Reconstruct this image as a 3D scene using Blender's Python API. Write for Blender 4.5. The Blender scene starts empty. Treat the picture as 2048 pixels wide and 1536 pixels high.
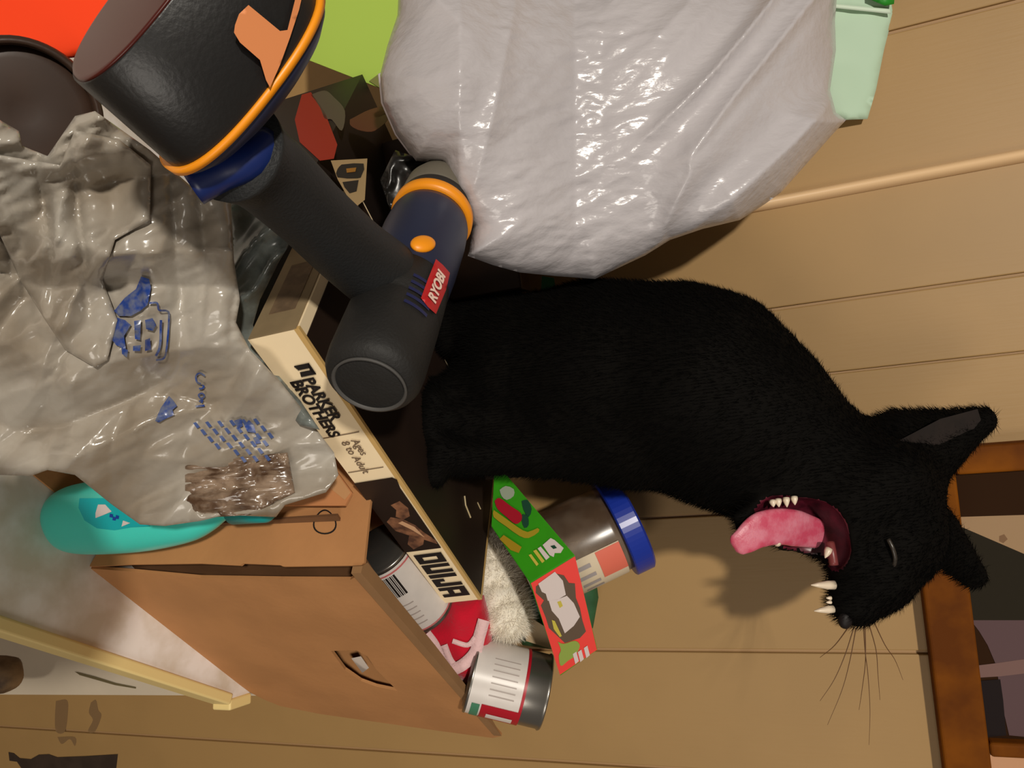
import bpy, bmesh, math, random
import numpy as np
from mathutils import Vector, Matrix
from mathutils.geometry import delaunay_2d_cdt
random.seed(7); rng = np.random.default_rng(7)
scene = bpy.context.scene

# ------------------------------------------------------------------ camera
TH, RO, F = math.radians(20), math.radians(7), 1480.0
_X = np.array([1, 0, 0.]); _U = np.array([0, math.sin(TH), math.cos(TH)])
FW = np.array([0, math.cos(TH), -math.sin(TH)])
RT = math.cos(RO)*_X - math.sin(RO)*_U           # the room's right as the phone (held upright) saw it
UP = math.cos(RO)*_U + math.sin(RO)*_X
CAM = np.array([0, 0, 1.57])
cd = bpy.data.cameras.new('camera'); cam = bpy.data.objects.new('camera', cd)
scene.collection.objects.link(cam); scene.camera = cam
cd.sensor_width = 36; cd.lens = 36*F/2048; cd.clip_start = .02
m = Matrix.Identity(4)
for i in range(3):                                # the photo is stored lying on its side: image x = up
    m[i][0] = UP[i]; m[i][1] = -RT[i]; m[i][2] = -FW[i]; m[i][3] = CAM[i]
cam.matrix_world = m

# ------------------------------------------------------------------ light
w = bpy.data.worlds.new('world'); scene.world = w; w.use_nodes = True
w.node_tree.nodes['Background'].inputs[0].default_value = (1.0, .88, .74, 1)
w.node_tree.nodes['Background'].inputs[1].default_value = .12
def lamp(name, loc, target, size, power, col):
    l = bpy.data.lights.new(name, 'AREA'); l.shape = 'DISK'; l.size = size; l.energy = power; l.color = col
    o = bpy.data.objects.new(name, l); scene.collection.objects.link(o); o.location = loc
    o.rotation_euler = (Vector(target)-Vector(loc)).to_track_quat('-Z', 'Y').to_euler(); return o
lamp('ceiling_lamp', (-.57, -2.15, 3.15), (.1, .8, 1.0), .17, 88, (1, .93, .82))
lamp('fill_light', (1.4, -1.2, 1.55), (.2, .8, .9), .9, 12, (1, .92, .82))  # unseen fill added from the right to brighten right-facing sides and lower wall
vs = scene.view_settings
scene.display_settings.display_device = 'sRGB'
vs.view_transform = 'Standard'; vs.look = 'None'; vs.gamma = 1; vs.use_curve_mapping = False; vs.exposure = 0.0

# ------------------------------------------------------------------ geometry helpers
def ray(ix, iy): return FW + RT*(iy-768)/F + UP*(ix-1024)/F
def P(ix, iy, d): return CAM + ray(ix, iy)*d
def PZ(ix, iy, z): v = ray(ix, iy); return CAM + v*((z-CAM[2])/v[2])
def PY(ix, iy, y): v = ray(ix, iy); return CAM + v*((y-CAM[1])/v[1])
def PN(ix, iy, p0, n): v = ray(ix, iy); return CAM + v*(((np.array(p0)-CAM)@np.array(n))/(v@np.array(n)))
def nrm(v): v = np.array(v, float); return v/np.linalg.norm(v)

def lin(c): return tuple(((x/255)/12.92 if x/255 <= .04045 else ((x/255+.055)/1.055)**2.4) for x in c)
MATS = {}
def mat(name, rgb, rough=.6, spec=.4, metal=0, var=0, vscale=20, rgb2=None, bump=0, bscale=60, bstretch=None, trans=0, alpha=1, coat=0, sheen=0, sss=0, bdist=.002):
    if name in MATS: return MATS[name]
    mt = bpy.data.materials.new(name); mt.use_nodes = True; nt = mt.node_tree; b = nt.nodes['Principled BSDF']
    c = lin(rgb); b.inputs['Base Color'].default_value = (*c, 1)
    b.inputs['Roughness'].default_value = rough; b.inputs['Specular IOR Level'].default_value = spec
    b.inputs['Metallic'].default_value = metal; b.inputs['Coat Weight'].default_value = coat
    b.inputs['Coat Roughness'].default_value = .12
    b.inputs['Sheen Weight'].default_value = sheen
    b.inputs['Transmission Weight'].default_value = trans; b.inputs['Alpha'].default_value = alpha
    if sss: b.inputs['Subsurface Weight'].default_value = sss; b.inputs['Subsurface Scale'].default_value = .01
    geo = nt.nodes.new('ShaderNodeNewGeometry')
    if var:
        n = nt.nodes.new('ShaderNodeTexNoise'); n.inputs['Scale'].default_value = vscale; n.inputs['Detail'].default_value = 5
        nt.links.new(geo.outputs['Position'], n.inputs['Vector'])
        r = nt.nodes.new('ShaderNodeValToRGB'); c2 = lin(rgb2) if rgb2 else tuple(x*(1-var) for x in c)
        r.color_ramp.elements[0].position = .38; r.color_ramp.elements[1].position = .62
        r.color_ramp.elements[0].color = (*c2, 1); r.color_ramp.elements[1].color = (*c, 1)
        nt.links.new(n.outputs['Fac'], r.inputs['Fac']); nt.links.new(r.outputs['Color'], b.inputs['Base Color'])
    if bump:
        n = nt.nodes.new('ShaderNodeTexNoise'); n.inputs['Scale'].default_value = bscale; n.inputs['Detail'].default_value = 3
        if bstretch:
            mp = nt.nodes.new('ShaderNodeMapping'); mp.inputs['Scale'].default_value = bstretch
            nt.links.new(geo.outputs['Position'], mp.inputs['Vector']); nt.links.new(mp.outputs[0], n.inputs['Vector'])
        else: nt.links.new(geo.outputs['Position'], n.inputs['Vector'])
        bp = nt.nodes.new('ShaderNodeBump'); bp.inputs['Strength'].default_value = bump; bp.inputs['Distance'].default_value = bdist
        nt.links.new(n.outputs['Fac'], bp.inputs['Height']); nt.links.new(bp.outputs[0], b.inputs['Normal'])
    MATS[name] = mt; return mt

def thing(name, label, cat, loc, group=None):
    o = bpy.data.objects.new(name, None); o.empty_display_size = .02
    scene.collection.objects.link(o); o.location = Vector(loc); o['label'] = label; o['category'] = cat
    if group: o['group'] = group
    return o
def obj(name, V, Fc, mt, parent=None, smooth=False, label=None, cat=None, kind=None):
    V = np.array(V, float).reshape(-1, 3)
    org = np.zeros(3); q = parent
    if parent is None: org = np.array([*(V[:, :2].min(0)+V[:, :2].max(0))/2, V[:, 2].min()])
    else:
        while q is not None: org += np.array(q.location); q = q.parent
    me = bpy.data.meshes.new(name); me.from_pydata((V-org).tolist(), [], [list(f) for f in Fc])
    bm = bmesh.new(); bm.from_mesh(me); bmesh.ops.recalc_face_normals(bm, faces=bm.faces); bm.to_mesh(me); bm.free()
    ms = mt if isinstance(mt, list) else [mt]
    for x in ms: me.materials.append(x)
    if smooth: me.polygons.foreach_set('use_smooth', [True]*len(me.polygons))
    o = bpy.data.objects.new(name, me); scene.collection.objects.link(o)
    if parent is None: o.location = Vector(org)
    else: o.parent = parent
    if label: o['label'] = label
    if cat: o['category'] = cat
    if kind: o['kind'] = kind
    return o
def bevel(o, wd=.002, seg=2):
    md = o.modifiers.new('bevel', 'BEVEL'); md.width = wd; md.segments = seg; md.limit_method = 'ANGLE'; return o
def hexa(c):   # 8 corners: bottom 4, top 4
    return np.array(c), [(0, 3, 2, 1), (4, 5, 6, 7), (0, 1, 5, 4), (1, 2, 6, 5), (2, 3, 7, 6), (3, 0, 4, 7)]
def box(a, b, c=None):   # axis aligned
    x0, y0, z0 = a; x1, y1, z1 = b
    return hexa([(x0, y0, z0), (x1, y0, z0), (x1, y1, z0), (x0, y1, z0), (x0, y0, z1), (x1, y0, z1), (x1, y1, z1), (x0, y1, z1)])
def obox(o, ex, ey, ez, a, b):   # box in a local frame
    V, Fc = box(a, b); M = np.array([ex, ey, ez]); return V@M+np.array(o), Fc
def prism(pts, ext):     # polygon of 3D points swept along ext
    n = len(pts); pts = np.array(pts); V = np.vstack([pts, pts+np.array(ext)])
    return V, [tuple(range(n)), tuple(range(2*n-1, n-1, -1))]+[(i, (i+1) % n, n+(i+1) % n, n+i) for i in range(n)]
def join(*vf):
    V = []; Fc = []; k = 0
    for v, f in vf:
        V.append(np.array(v).reshape(-1, 3)); Fc += [tuple(i+k for i in g) for g in f]; k += len(V[-1])
    return np.vstack(V), Fc
def loft(rings, caps=True):
    n = len(rings[0]); V = np.vstack(rings); Fc = []
    for k in range(len(rings)-1):
        for i in range(n): Fc.append((k*n+i, k*n+(i+1) % n, (k+1)*n+(i+1) % n, (k+1)*n+i))
    if caps: Fc.append(tuple(range(n))[::-1]); Fc.append(tuple((len(rings)-1)*n+i for i in range(n)))
    return V, Fc
def frame_of(ax):
    ax = nrm(ax); h = np.array([0, 0, 1.]) if abs(ax[2]) < .9 else np.array([1., 0, 0])
    a = nrm(np.cross(ax, h)); return a, np.cross(ax, a)
def lathe(p0, p1, prof, n=40, caps=True, sx=1, sy=1, axes=None, pw=1):
    """prof: (fraction along p0->p1, radius)"""
    p0, p1 = np.array(p0), np.array(p1); a, b = axes if axes else frame_of(p1-p0); R = []
    t = np.linspace(0, 2*math.pi, n, endpoint=False)
    cx = np.sign(np.cos(t))*abs(np.cos(t))**pw; sy_ = np.sign(np.sin(t))*abs(np.sin(t))**pw
    for s, r in prof: R.append(p0+(p1-p0)*s + np.outer(cx*r*sx, a)+np.outer(sy_*r*sy, b))
    return loft(R, caps)
def tube(pts, rad, n=12):
    pts = [np.array(p) for p in pts]; R = []; a = None
    for i, p in enumerate(pts):
        d = nrm(pts[min(i+1, len(pts)-1)]-pts[max(i-1, 0)])
        if a is None: a, b = frame_of(d)
        else: a = nrm(a-d*(a@d)); b = np.cross(d, a)
        r = rad[i] if hasattr(rad, '__len__') else rad
        t = np.linspace(0, 2*math.pi, n, endpoint=False); R.append(p+np.outer(np.cos(t)*r, a)+np.outer(np.sin(t)*r, b))
    return loft(R)
def catmull(pts, k=8):
    pts = [np.array(p, float) for p in pts]; pts = [2*pts[0]-pts[1]]+pts+[2*pts[-1]-pts[-2]]; out = []
    for i in range(1, len(pts)-2):
        for j in range(k):
            t = j/k; a, b, c, d = pts[i-1:i+3]
            out.append(.5*((2*b)+(c-a)*t+(2*a-5*b+4*c-d)*t*t+(3*b-a-3*c+d)*t**3))
    out.append(pts[-2]); return out
def decal(name, px, p0, n, mt, parent, off=.0006, th=.0003, smoothp=0, label=None):
    """flat print on the plane (p0, n): a thin raised patch"""
    n = nrm(n)
    if n@(CAM-np.array(p0)) < 0: n = -n
    if smoothp: px = [tuple(q) for q in catmull(list(px)+[px[0]], smoothp)[:-1]]
    pts = np.array([PN(x, y, p0, n) for x, y in px])
    return obj(name, *prism(pts+n*off, -n*th), mt, parent, label=label)
def text_on(name, s, o, ex, ey, size, mt, parent, off=.0008, bold=0, align='LEFT', sp=1.0):
    cu = bpy.data.curves.new('t', 'FONT'); cu.body = s; cu.size = size; cu.offset = bold; cu.extrude = .0002; cu.align_x = align; cu.space_line = sp
    t = bpy.data.objects.new('t', cu); scene.collection.objects.link(t)
    dg = bpy.context.evaluated_depsgraph_get(); me = bpy.data.meshes.new_from_object(t.evaluated_get(dg))
    V = np.array([v.co[:] for v in me.vertices]); Fc = [tuple(p.vertices) for p in me.polygons]
    bpy.data.objects.remove(t); bpy.data.curves.remove(cu); bpy.data.meshes.remove(me)
    ex, ey = nrm(ex), np.array(ey); ey = nrm(ey); n = nrm(np.cross(ex, ey))
    return obj(name, np.array(o)+np.outer(V[:, 0], ex)+np.outer(V[:, 1], ey)+np.outer(V[:, 2]+off, n), Fc, mt, parent)

# noise on arrays
def vnoise(x, y, seed=0):
    x = np.asarray(x, float); y = np.asarray(y, float)
    xi = np.floor(x).astype(int); yi = np.floor(y).astype(int); fx = x-xi; fy = y-yi
    fx = fx*fx*(3-2*fx); fy = fy*fy*(3-2*fy)
    def h(a, b):
        v = np.sin(a*127.1+b*311.7+seed*74.7)*43758.5453; return v-np.floor(v)
    return (h(xi, yi)*(1-fx)+h(xi+1, yi)*fx)*(1-fy)+(h(xi, yi+1)*(1-fx)+h(xi+1, yi+1)*fx)*fy
def ridge(x, y, seed=0): return 1-np.abs(2*vnoise(x, y, seed)-1)
def facet(x, y, seed=0):
    # flat triangular facets meeting at sharp creases
    x = np.asarray(x, float); y = np.asarray(y, float)
    wx = .55*vnoise(x*.7, y*.7, seed+31); wy = .55*vnoise(x*.7+9, y*.7, seed+32); x = x+wx; y = y+wy
    u = x+y*.577; v = y*1.155; ui = np.floor(u).astype(int); vi = np.floor(v).astype(int); fu = u-ui; fv = v-vi
    def h(a, b):
        q = np.sin(a*127.1+b*311.7+seed*74.7)*43758.5453; return q-np.floor(q)
    up = fu+fv < 1
    lo_ = h(ui, vi)*(1-fu-fv)+h(ui+1, vi)*fu+h(ui, vi+1)*fv
    hi_ = h(ui+1, vi+1)*(fu+fv-1)+h(ui, vi+1)*(1-fu)+h(ui+1, vi)*(1-fv)
    return np.where(up, lo_, hi_)
def seg_dist(Q, poly):
    Q = np.asarray(Q, float); best = np.full(len(Q), 1e9); n = len(poly)
    for i in range(n):
        a = np.array(poly[i], float); b = np.array(poly[(i+1) % n], float); d = b-a
        t = np.clip(((Q-a)@d)/(d@d+1e-9), 0, 1); best = np.minimum(best, np.hypot(*(Q-a-np.outer(t, d)).T))
    return best
def inside(Q, poly):
    Q = np.asarray(Q, float); x, y = Q.T; r = np.zeros(len(Q), bool); n = len(poly)
    for i in range(n):
        x0, y0 = poly[i]; x1, y1 = poly[(i+1) % n]
        if y0 == y1: continue
        c = ((y0 > y) != (y1 > y)) & (x < (x1-x0)*(y-y0)/(y1-y0)+x0); r ^= c
    return r
def trimesh(outline, holes, step):
    """triangulated region of the plane with interior points every `step`"""
    def dens(p):
        o = []
        for i in range(len(p)):
            a = np.array(p[i], float); b = np.array(p[(i+1) % len(p)], float); k = max(1, int(np.hypot(*(b-a))/step))
            o += [a+(b-a)*j/k for j in range(k)]
        return o
    loops = [dens(outline)]+[dens(h) for h in holes]
    pts = []; edges = []
    for L in loops:
        k = len(pts); pts += L; edges += [(k+i, k+(i+1) % len(L)) for i in range(len(L))]
    o = np.array(outline); g = []
    for j, y in enumerate(np.arange(o[:, 1].min(), o[:, 1].max(), step*.87)):
        for x in np.arange(o[:, 0].min()+(j % 2)*step/2, o[:, 0].max(), step): g.append((x, y))
    g = np.array(g)+rng.normal(size=(len(g), 2))*step*.06
    ok = inside(g, outline)
    for h in holes: ok &= ~inside(g, h)
    g = g[ok]; d = seg_dist(g, loops[0])
    for L in loops[1:]: d = np.minimum(d, seg_dist(g, L))
    g = g[d > step*.5]
    pts += list(g)
    vo, eo, fo, *_ = delaunay_2d_cdt([Vector(p) for p in pts], edges, [], 0, 1e-6)
    V = np.array([v[:] for v in vo]); Fc = np.array([f for f in fo if len(f) == 3])
    c = V[Fc].mean(1); ok = inside(c, outline)
    for h in holes: ok &= ~inside(c, h)
    return V, Fc[ok], loops
def Pa(Q, d): Q = np.asarray(Q, float); return CAM + (FW+np.outer((Q[:, 1]-768)/F, RT)+np.outer((Q[:, 0]-1024)/F, UP))*np.asarray(d)[:, None]
def blob(name, outline, depth, thick, mt, parent=None, holes=(), step=8, edge=90, smooth=True, back=None, rim=.001, **kw):
    """closed soft body: front skin bulges by `thick` towards the viewer's side, back skin away"""
    V, Fc, loops = trimesh(outline, list(holes), step)
    d = seg_dist(V, loops[0])
    for L in loops[1:]: d = np.minimum(d, seg_dist(V, L))
    t = np.clip(d/edge, 0, 1); pr = np.sqrt(1-(1-t)**2)
    dd = depth(V[:, 0], V[:, 1]); fr = dd-thick*pr-rim; bk = dd+(thick if back is None else back)*pr
    A = Pa(V, fr); B = Pa(V, bk); n = len(V)
    ed = {}
    for f in Fc:
        for i in range(3):
            e = (f[i], f[(i+1) % 3]); ed[tuple(sorted(e))] = ed.get(tuple(sorted(e)), []) + [e]
    side = [(b, a, a+n, b+n) for v in ed.values() if len(v) == 1 for a, b in v]
    faces = [tuple(f) for f in Fc]+[tuple(int(i)+n for i in f[::-1]) for f in Fc]+side
    faces = [tuple(int(i) for i in f) for f in faces]
    return obj(name, np.vstack([A, B]), faces, mt, parent, smooth=smooth, **kw)

# ------------------------------------------------------------------ materials
M_wall = mat('painted_panelling', (166, 132, 84), .5, .35, var=.06, vscale=6, bump=.08, bscale=25, bstretch=(8, 8, .6))
M_bead = mat('highlit_bead', (226, 190, 146), .45, .4)  # lighter than the panels: the strip's highlight is put into its colour
M_groove = mat('groove_paint', (166, 132, 92), .6)
M_floor = mat('floor_boards', (105, 80, 58), .6, var=.3)
M_table = mat('white_laminate', (250, 244, 240), .45, var=.14, vscale=16, rgb2=(222, 210, 194))
M_ytrim = mat('yellowed_trim', (240, 216, 150), .45)
M_wpanel = mat('white_board', (214, 200, 178), .55, var=.08, vscale=7)
M_kraft = mat('kraft_card', (188, 134, 86), .8, .25, var=.12, vscale=10, bump=.15, bscale=120)
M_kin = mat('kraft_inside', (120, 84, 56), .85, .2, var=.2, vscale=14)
M_kedge = mat('kraft_edge', (188, 140, 96), .8, .2)
M_black = mat('black_ink', (28, 22, 20), .6)
M_cream = mat('cream_card', (255, 232, 192), .6, .3, var=.04, vscale=20)
M_creamedge = mat('yellowed_edge', (206, 168, 104), .6)
M_olive = mat('worn_card_end', (142, 122, 90), .75, var=.14, vscale=40)
M_dark = mat('dark_print', (40, 27, 20), .5, .4, var=.25, vscale=12)
M_skin = mat('printed_hands', (150, 102, 72), .6, var=.45, vscale=60, rgb2=(84, 54, 40))
M_skin2 = mat('printed_hands_light', (206, 160, 122), .6)
M_frame = mat('orange_brown_wood', (134, 74, 4), .75, .15, var=.3, vscale=9, rgb2=(92, 46, 3), bump=.1, bscale=90)

# ------------------------------------------------------------------ setting
WY = 1.06; KW = WY; ZF = -.22
wall = obj('wall_back', *box((-1.8, WY, ZF), (1.8, WY+.06, 2.5)), M_groove, kind='structure')
xs = [x*KW for x in [-1.49, -1.26, -1.03, -.80, -.57, -.36, -.189, -.053, .035, .202, .383, .545, .72, .95, 1.18, 1.41]]
for a, b in zip(xs[:-1], xs[1:]):
    g = .0024 if abs(b-.035*KW) > .01 and abs(a-.035*KW) > .01 else .0013
    bevel(obj('plank', *box((a+g, WY-.0045, ZF+.002), (b-g, WY+.002, 2.498)), M_wall, wall), .0016, 2)
x = -.186*KW
V, Fc = lathe((x, WY-.0045, ZF), (x, WY-.0045, 2.5), [(0, .016), (1, .016)], 20, sx=1, sy=.5)
obj('trim_1', V, Fc, M_bead, smooth=True, kind='structure')
obj('floor', *box((-1.8, -2.2, ZF-.05), (1.8, WY, ZF)), M_floor, kind='structure')
stain = mat('wall_smudge', (150, 118, 80), .8, alpha=.6)
for pts in ([(112, 1402), (134, 1400), (136, 1425), (130, 1463), (113, 1464), (110, 1440)], [(182, 1405), (192, 1400), (197, 1420), (203, 1432), (190, 1463), (176, 1462), (186, 1440), (178, 1425)], [(115, 1474), (150, 1474), (150, 1492), (140, 1478), (124, 1488)]):
    decal('smudge', pts, (0, WY-.0045, 0), (0, 1, 0), stain, wall, smoothp=4, off=.0004)

# table with yellowed edge trim
ZT = .75
tb = thing('table', 'white laminate table with yellowed edging under the brown carton and teal bottle', 'table', (-.2, .5, ZF))
tc = PZ(460, 1400, ZT)[:2]; te = PZ(500, 1385, ZT)[:2]; t0 = PZ(0, 1250, ZT)[:2]
dr = nrm(tc-t0); near = tc-dr*1.55
outl = [near, tc, te, (.36, 1.0), (-.9, 1.0), (-.9, near[1])]
obj('tabletop', *prism([(*p, ZT-.025) for p in outl], (0, 0, .025)), M_table, tb)
nr = np.array([dr[1], -dr[0]])
def strip(a, b, wd, z0, z1):
    a, b = np.array(a), np.array(b); d = nrm(b-a); n = np.array([d[1], -d[0]])
    return hexa([(*a, z0), (*b, z0), (*(b+n*wd), z0), (*(a+n*wd), z0), (*a, z1), (*b, z1), (*(b+n*wd), z1), (*(a+n*wd), z1)])
bevel(obj('edge_trim', *strip(near-nr*.009, tc-nr*.009, .016, ZT-.03, ZT+.004), M_ytrim, tb), .003, 3)
bevel(obj('edge_trim', *strip(tc-dr*.004, te+dr*.0, .016, ZT-.03, ZT+.0035), M_ytrim, tb), .003, 3)
for lx, ly in ((-.85, .92), (-.85, -.3), (.27, .88), (-.42, -.3)):
    obj('leg', *box((lx-.022, ly-.022, ZF), (lx+.022, ly+.022, ZT-.025)), M_table, tb)

wp = thing('white_board', 'off-white board with a dark scratch standing against the wall beyond the table', 'board', (.25, WY-.03, 0))
xa = PY(0, 1396, WY-.035)[0]; xb = PY(480, 1389, WY-.03)[0]
obj('board_panel', *hexa([(.08, WY-.038, ZF), (xa-.002, WY-.038, ZF), (xa-.002, WY-.022, ZF), (.08, WY-.022, ZF), (.08, WY-.025, .78), (xb, WY-.025, .78), (xb, WY-.009, .78), (.08, WY-.009, .78)]), M_wpanel, wp)
nb = (0, -1, .018)
decal('scratch', [(150, 1343), (162, 1346), (190, 1353), (232, 1366), (272, 1374), (272, 1377), (230, 1370), (188, 1358), (160, 1350)], (0, WY-.038, 0), nb, mat('scratch_mark', (104, 92, 62), .8), wp)
# post low by the table
pc = P(5, 1350, 1.2)
po = thing('wooden_post', 'rounded beige wooden post end below the table corner by the wall', 'post', (pc[0], pc[1], ZF))
h = pc[2]
obj('post_body', *lathe((pc[0], pc[1], ZF), (pc[0], pc[1], h+.03), [(0, .028), (.93, .028), (.97, .026), (.99, .018), (1, .008)], 24, pw=.7), mat('beige_wood', (150, 120, 84), .7, var=.35, vscale=18, rgb2=(70, 52, 38)), po, smooth=True)

# torn black tape on the wall
tp = [(18, 1504), (28, 1506), (40, 1516), (62, 1518), (78, 1509), (98, 1508), (115, 1514), (170, 1512), (236, 1508), (230, 1560), (60, 1560), (35, 1523), (20, 1521)]
pts = np.array([PY(x, y, WY-.0045) for x, y in tp])
obj('black_tape', *prism(pts, (0, -.0012, 0)), mat('black_tape', (62, 50, 42), .5, var=.25, vscale=30), label='torn dark tape strip stuck on the wall panelling by the photo corner', cat='tape')

# ------------------------------------------------------------------ picture frame on the wall
fr = thing('picture_frame', 'orange-brown wooden picture frame with two openings hanging behind the cat', 'picture frame', (.45, WY-.01, 1.71))
zb = 1.57+.125*KW; fx0 = .135*KW; fx1 = .9; zt = 2.2; yf = WY-.03; wdt = .052
def member(x0, x1, z0, z1): return bevel(obj('frame_member', *box((x0, yf, z0), (x1, WY-.0045, z1)), M_frame, fr), .004, 3)
member(fx0, fx1, zb, zb+wdt); member(fx0, fx1, zt-wdt, zt); member(fx0, fx0+.034, zb+wdt, zt-wdt); member(fx1-.034, fx1, zb+wdt, zt-wdt)
dx = PY(2000, 1494, WY-.02)[0]; member(dx-.009, dx+.009, zb+wdt, zt-wdt)
obj('mat_board', *box((fx0+.02, WY-.016, zb+.02), (dx, WY-.012, zt-.02)), mat('photo_dark', (46, 26, 10), .8, .1), fr)
obj('mat_board', *box((dx, WY-.016, zb+.02), (fx1-.02, WY-.012, zt-.02)), mat('photo_peach', (196, 146, 108), .4), fr)
p0 = (0, WY-.016, 0); ny = (0, -1, 0)
for nm_, c, pts in (('dark_band', (46, 40, 30), [(1880, 1035), (2100, 1130), (2100, 1240), (1930, 1240), (1880, 1150)]),
                 ('paper', (178, 146, 112), [(1875, 1035), (2100, 1028), (2100, 1132), (2010, 1138), (1965, 1142), (1930, 1105)]),
                 ('face_spot', (140, 108, 80), [(1998, 1072), (2008, 1068), (2015, 1078), (2006, 1086), (1998, 1082)]),
                 ('shirt', (104, 82, 84), [(1935, 1232), (1990, 1222), (2100, 1215), (2100, 1478), (2018, 1470), (2004, 1410), (1992, 1330), (1975, 1290), (1958, 1262)]),
                 ('collar', (134, 104, 98), [(1940, 1332), (1990, 1326), (2100, 1310), (2100, 1340), (2000, 1352), (1950, 1355)]),
                 ('sleeve', (38, 30, 30), [(1948, 1362), (2000, 1358), (2006, 1400), (2012, 1470), (1965, 1474)])):
    decal('photo_'+nm_, pts, p0, ny, mat('photo_'+nm_, tuple(int(v*.9) for v in c), .8, .1), fr, off=.0004+.0003*len(nm_) % .0011, label=None)

# ------------------------------------------------------------------ kraft carton
B0 = PZ(180, 1135, ZT+.001); T0 = PZ(725, 1140, 1.135); B1 = PZ(500, 1385, ZT+.001); T1 = PZ(1000, 1475, 1.135)
d1 = nrm([B1[0]-B0[0], B1[1]-B0[1], 0]); d2 = np.array([-d1[1], d1[0], 0.])
L2 = .235
kb = thing('cardboard_carton', 'brown cardboard carton with a hand hole and torn front corner, full of groceries', 'box', (B0+B1)/2+d2*.1)
tk = .004
# right face with a hand hole
hole = [(662, 1302), (712, 1300), (735, 1313), (752, 1338), (795, 1382), (752, 1373), (722, 1362), (690, 1340)]
n1 = np.cross(nrm(B1-B0), nrm(T0-B0)); n1 = nrm(n1); n1 = n1 if n1[1] < 0 else -n1
outline = [(180, 1137), (330, 1258), (500, 1385), (530, 1400), (560, 1412), (640, 1428), (760, 1445), (880, 1462), (985, 1476), (1003, 1472), (860, 1310), (725, 1146), (700, 1160), (560, 1159), (400, 1156), (260, 1143)]
Vp, Fp, lp = trimesh(outline, [hole], 22)
def card(Vp, Fp, p0, n, th, bulge=None):
    n = nrm(n); A = np.array([PN(x, y, p0, n) for x, y in Vp])
    if bulge is not None: A = A+np.outer(bulge(A), n)
    B = A-n*th; k = len(A); ed = {}
    for f in Fp:
        for i in range(3): e = (f[i], f[(i+1) % 3]); ed.setdefault(tuple(sorted(e)), []).append(e)
    fs = [tuple(f) for f in Fp]+[tuple(i+k for i in f[::-1]) for f in Fp]+[(b, a, a+k, b+k) for v in ed.values() if len(v) == 1 for a, b in v]
    return np.vstack([A, B]), [tuple(int(i) for i in f) for f in fs]
obj('right_panel', *card(Vp, Fp, B0, n1, tk), M_kraft, kb)
# left face
TL = PZ(740, 1010, 1.135); dl = nrm([TL[0]-T0[0], TL[1]-T0[1], 0]); 
nl = nrm(np.cross(dl, T0-B0)); nl = nl if nl[1] < 0 else -nl
ol = [(178, 1133), (260, 1129), (400, 1127), (480, 1131), (485, 1127), (560, 1130), (566, 1133), (722, 1131), (728, 1125), (740, 1010), (748, 950), (750, 880), (300, 880), (210, 1080)]
Vp, Fp, lp = trimesh(ol, [], 26)
obj('left_panel', *card(Vp, Fp, B0, nl, tk), M_kraft, kb)
# dark inner layer behind the torn corner, back panels, bottom
def quad(a, b, z0a, z1a, off, mt, nm='inner_panel'):
    a = np.array(a); b = np.array(b)
    return obj(nm, *hexa([(*a[:2], z0a), (*b[:2], z0a), (*(b+off)[:2], z0a), (*(a+off)[:2], z0a), (*a[:2], z1a), (*b[:2], z1a), (*(b+off)[:2], z1a), (*(a+off)[:2], z1a)]), mt, kb)
i0 = B0+d2*.014+d1*.014
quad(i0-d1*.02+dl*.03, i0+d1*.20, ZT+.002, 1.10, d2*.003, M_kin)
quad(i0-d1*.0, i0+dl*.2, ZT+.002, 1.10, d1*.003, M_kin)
q0 = B0+dl*L2; q1 = B1+dl*L2*.95
q1 = np.array([q1[0], min(q1[1], WY-.02), 0])
quad(q0, q1, ZT+.002, 1.125, d2*.004, M_kraft, 'back_panel')
quad(B1, q1, ZT+.002, 1.12, -d1*.004, M_kraft, 'side_panel')
# thickness seen along the top of the right panel
a = PZ(728, 1133, 1.134); b = PZ(1000, 1462, 1.134)
obj('folded_rim', *prism([PZ(722, 1146, 1.136), PZ(1003, 1472, 1.136), PZ(985, 1440, 1.136), PZ(870, 1290, 1.136), PZ(735, 1125, 1.136), PZ(725, 1132, 1.136)], (0, 0, -.012)), mat('kraft_shade', (150, 112, 74), .8, var=.1), kb)
# flap hanging outside the left panel, toward the table
fo = [(320, 900), (320, 1008), (520, 1011), (690, 1011), (704, 985), (664, 930), (640, 890)]
Vp, Fp, lp = trimesh(fo, [], 30)
obj('flap', *card(Vp, Fp, P(690, 1011, .788), nl, .003), mat('kraft_flap', (190, 128, 82), .8, .25, var=.1), kb)
kp = [PZ(x, y, ZT+.001) for x, y in ((40, 860), (58, 945), (95, 975), (128, 1000), (190, 998), (250, 985), (250, 860))]
obj('loose_card', *prism(kp, (0, 0, .003)), M_kraft, None, label='small brown card scrap lying flat on the white table beside the turquoise bottle', cat='card')
decal('creased_corner', [(640, 960), (690, 1000), (702, 985), (664, 932)], P(690, 1011, .788), nl, M_kedge, kb)
# marker oval
ov = [(650+23*math.cos(t)+3*math.sin(2*t), 1044+25*math.sin(t)) for t in np.linspace(0, 2*math.pi, 28, endpoint=False)]
oi = [(650+(x-650)*.88, 1044+(y-1044)*.88) for x, y in ov]
for i in range(0, 28, 4):
    k = [j % 28 for j in range(i, i+5)]
    decal('marker_stroke', [ov[j] for j in k]+[oi[j] for j in k[::-1]], B0, nl, M_black, kb)
# paper seen through the hand hole
decal('paper_scrap', [(703, 1316), (722, 1312), (738, 1335), (725, 1345)], B0-n1*.02, n1, mat('paper_scrap', (225, 212, 200), .6), kb)

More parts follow.
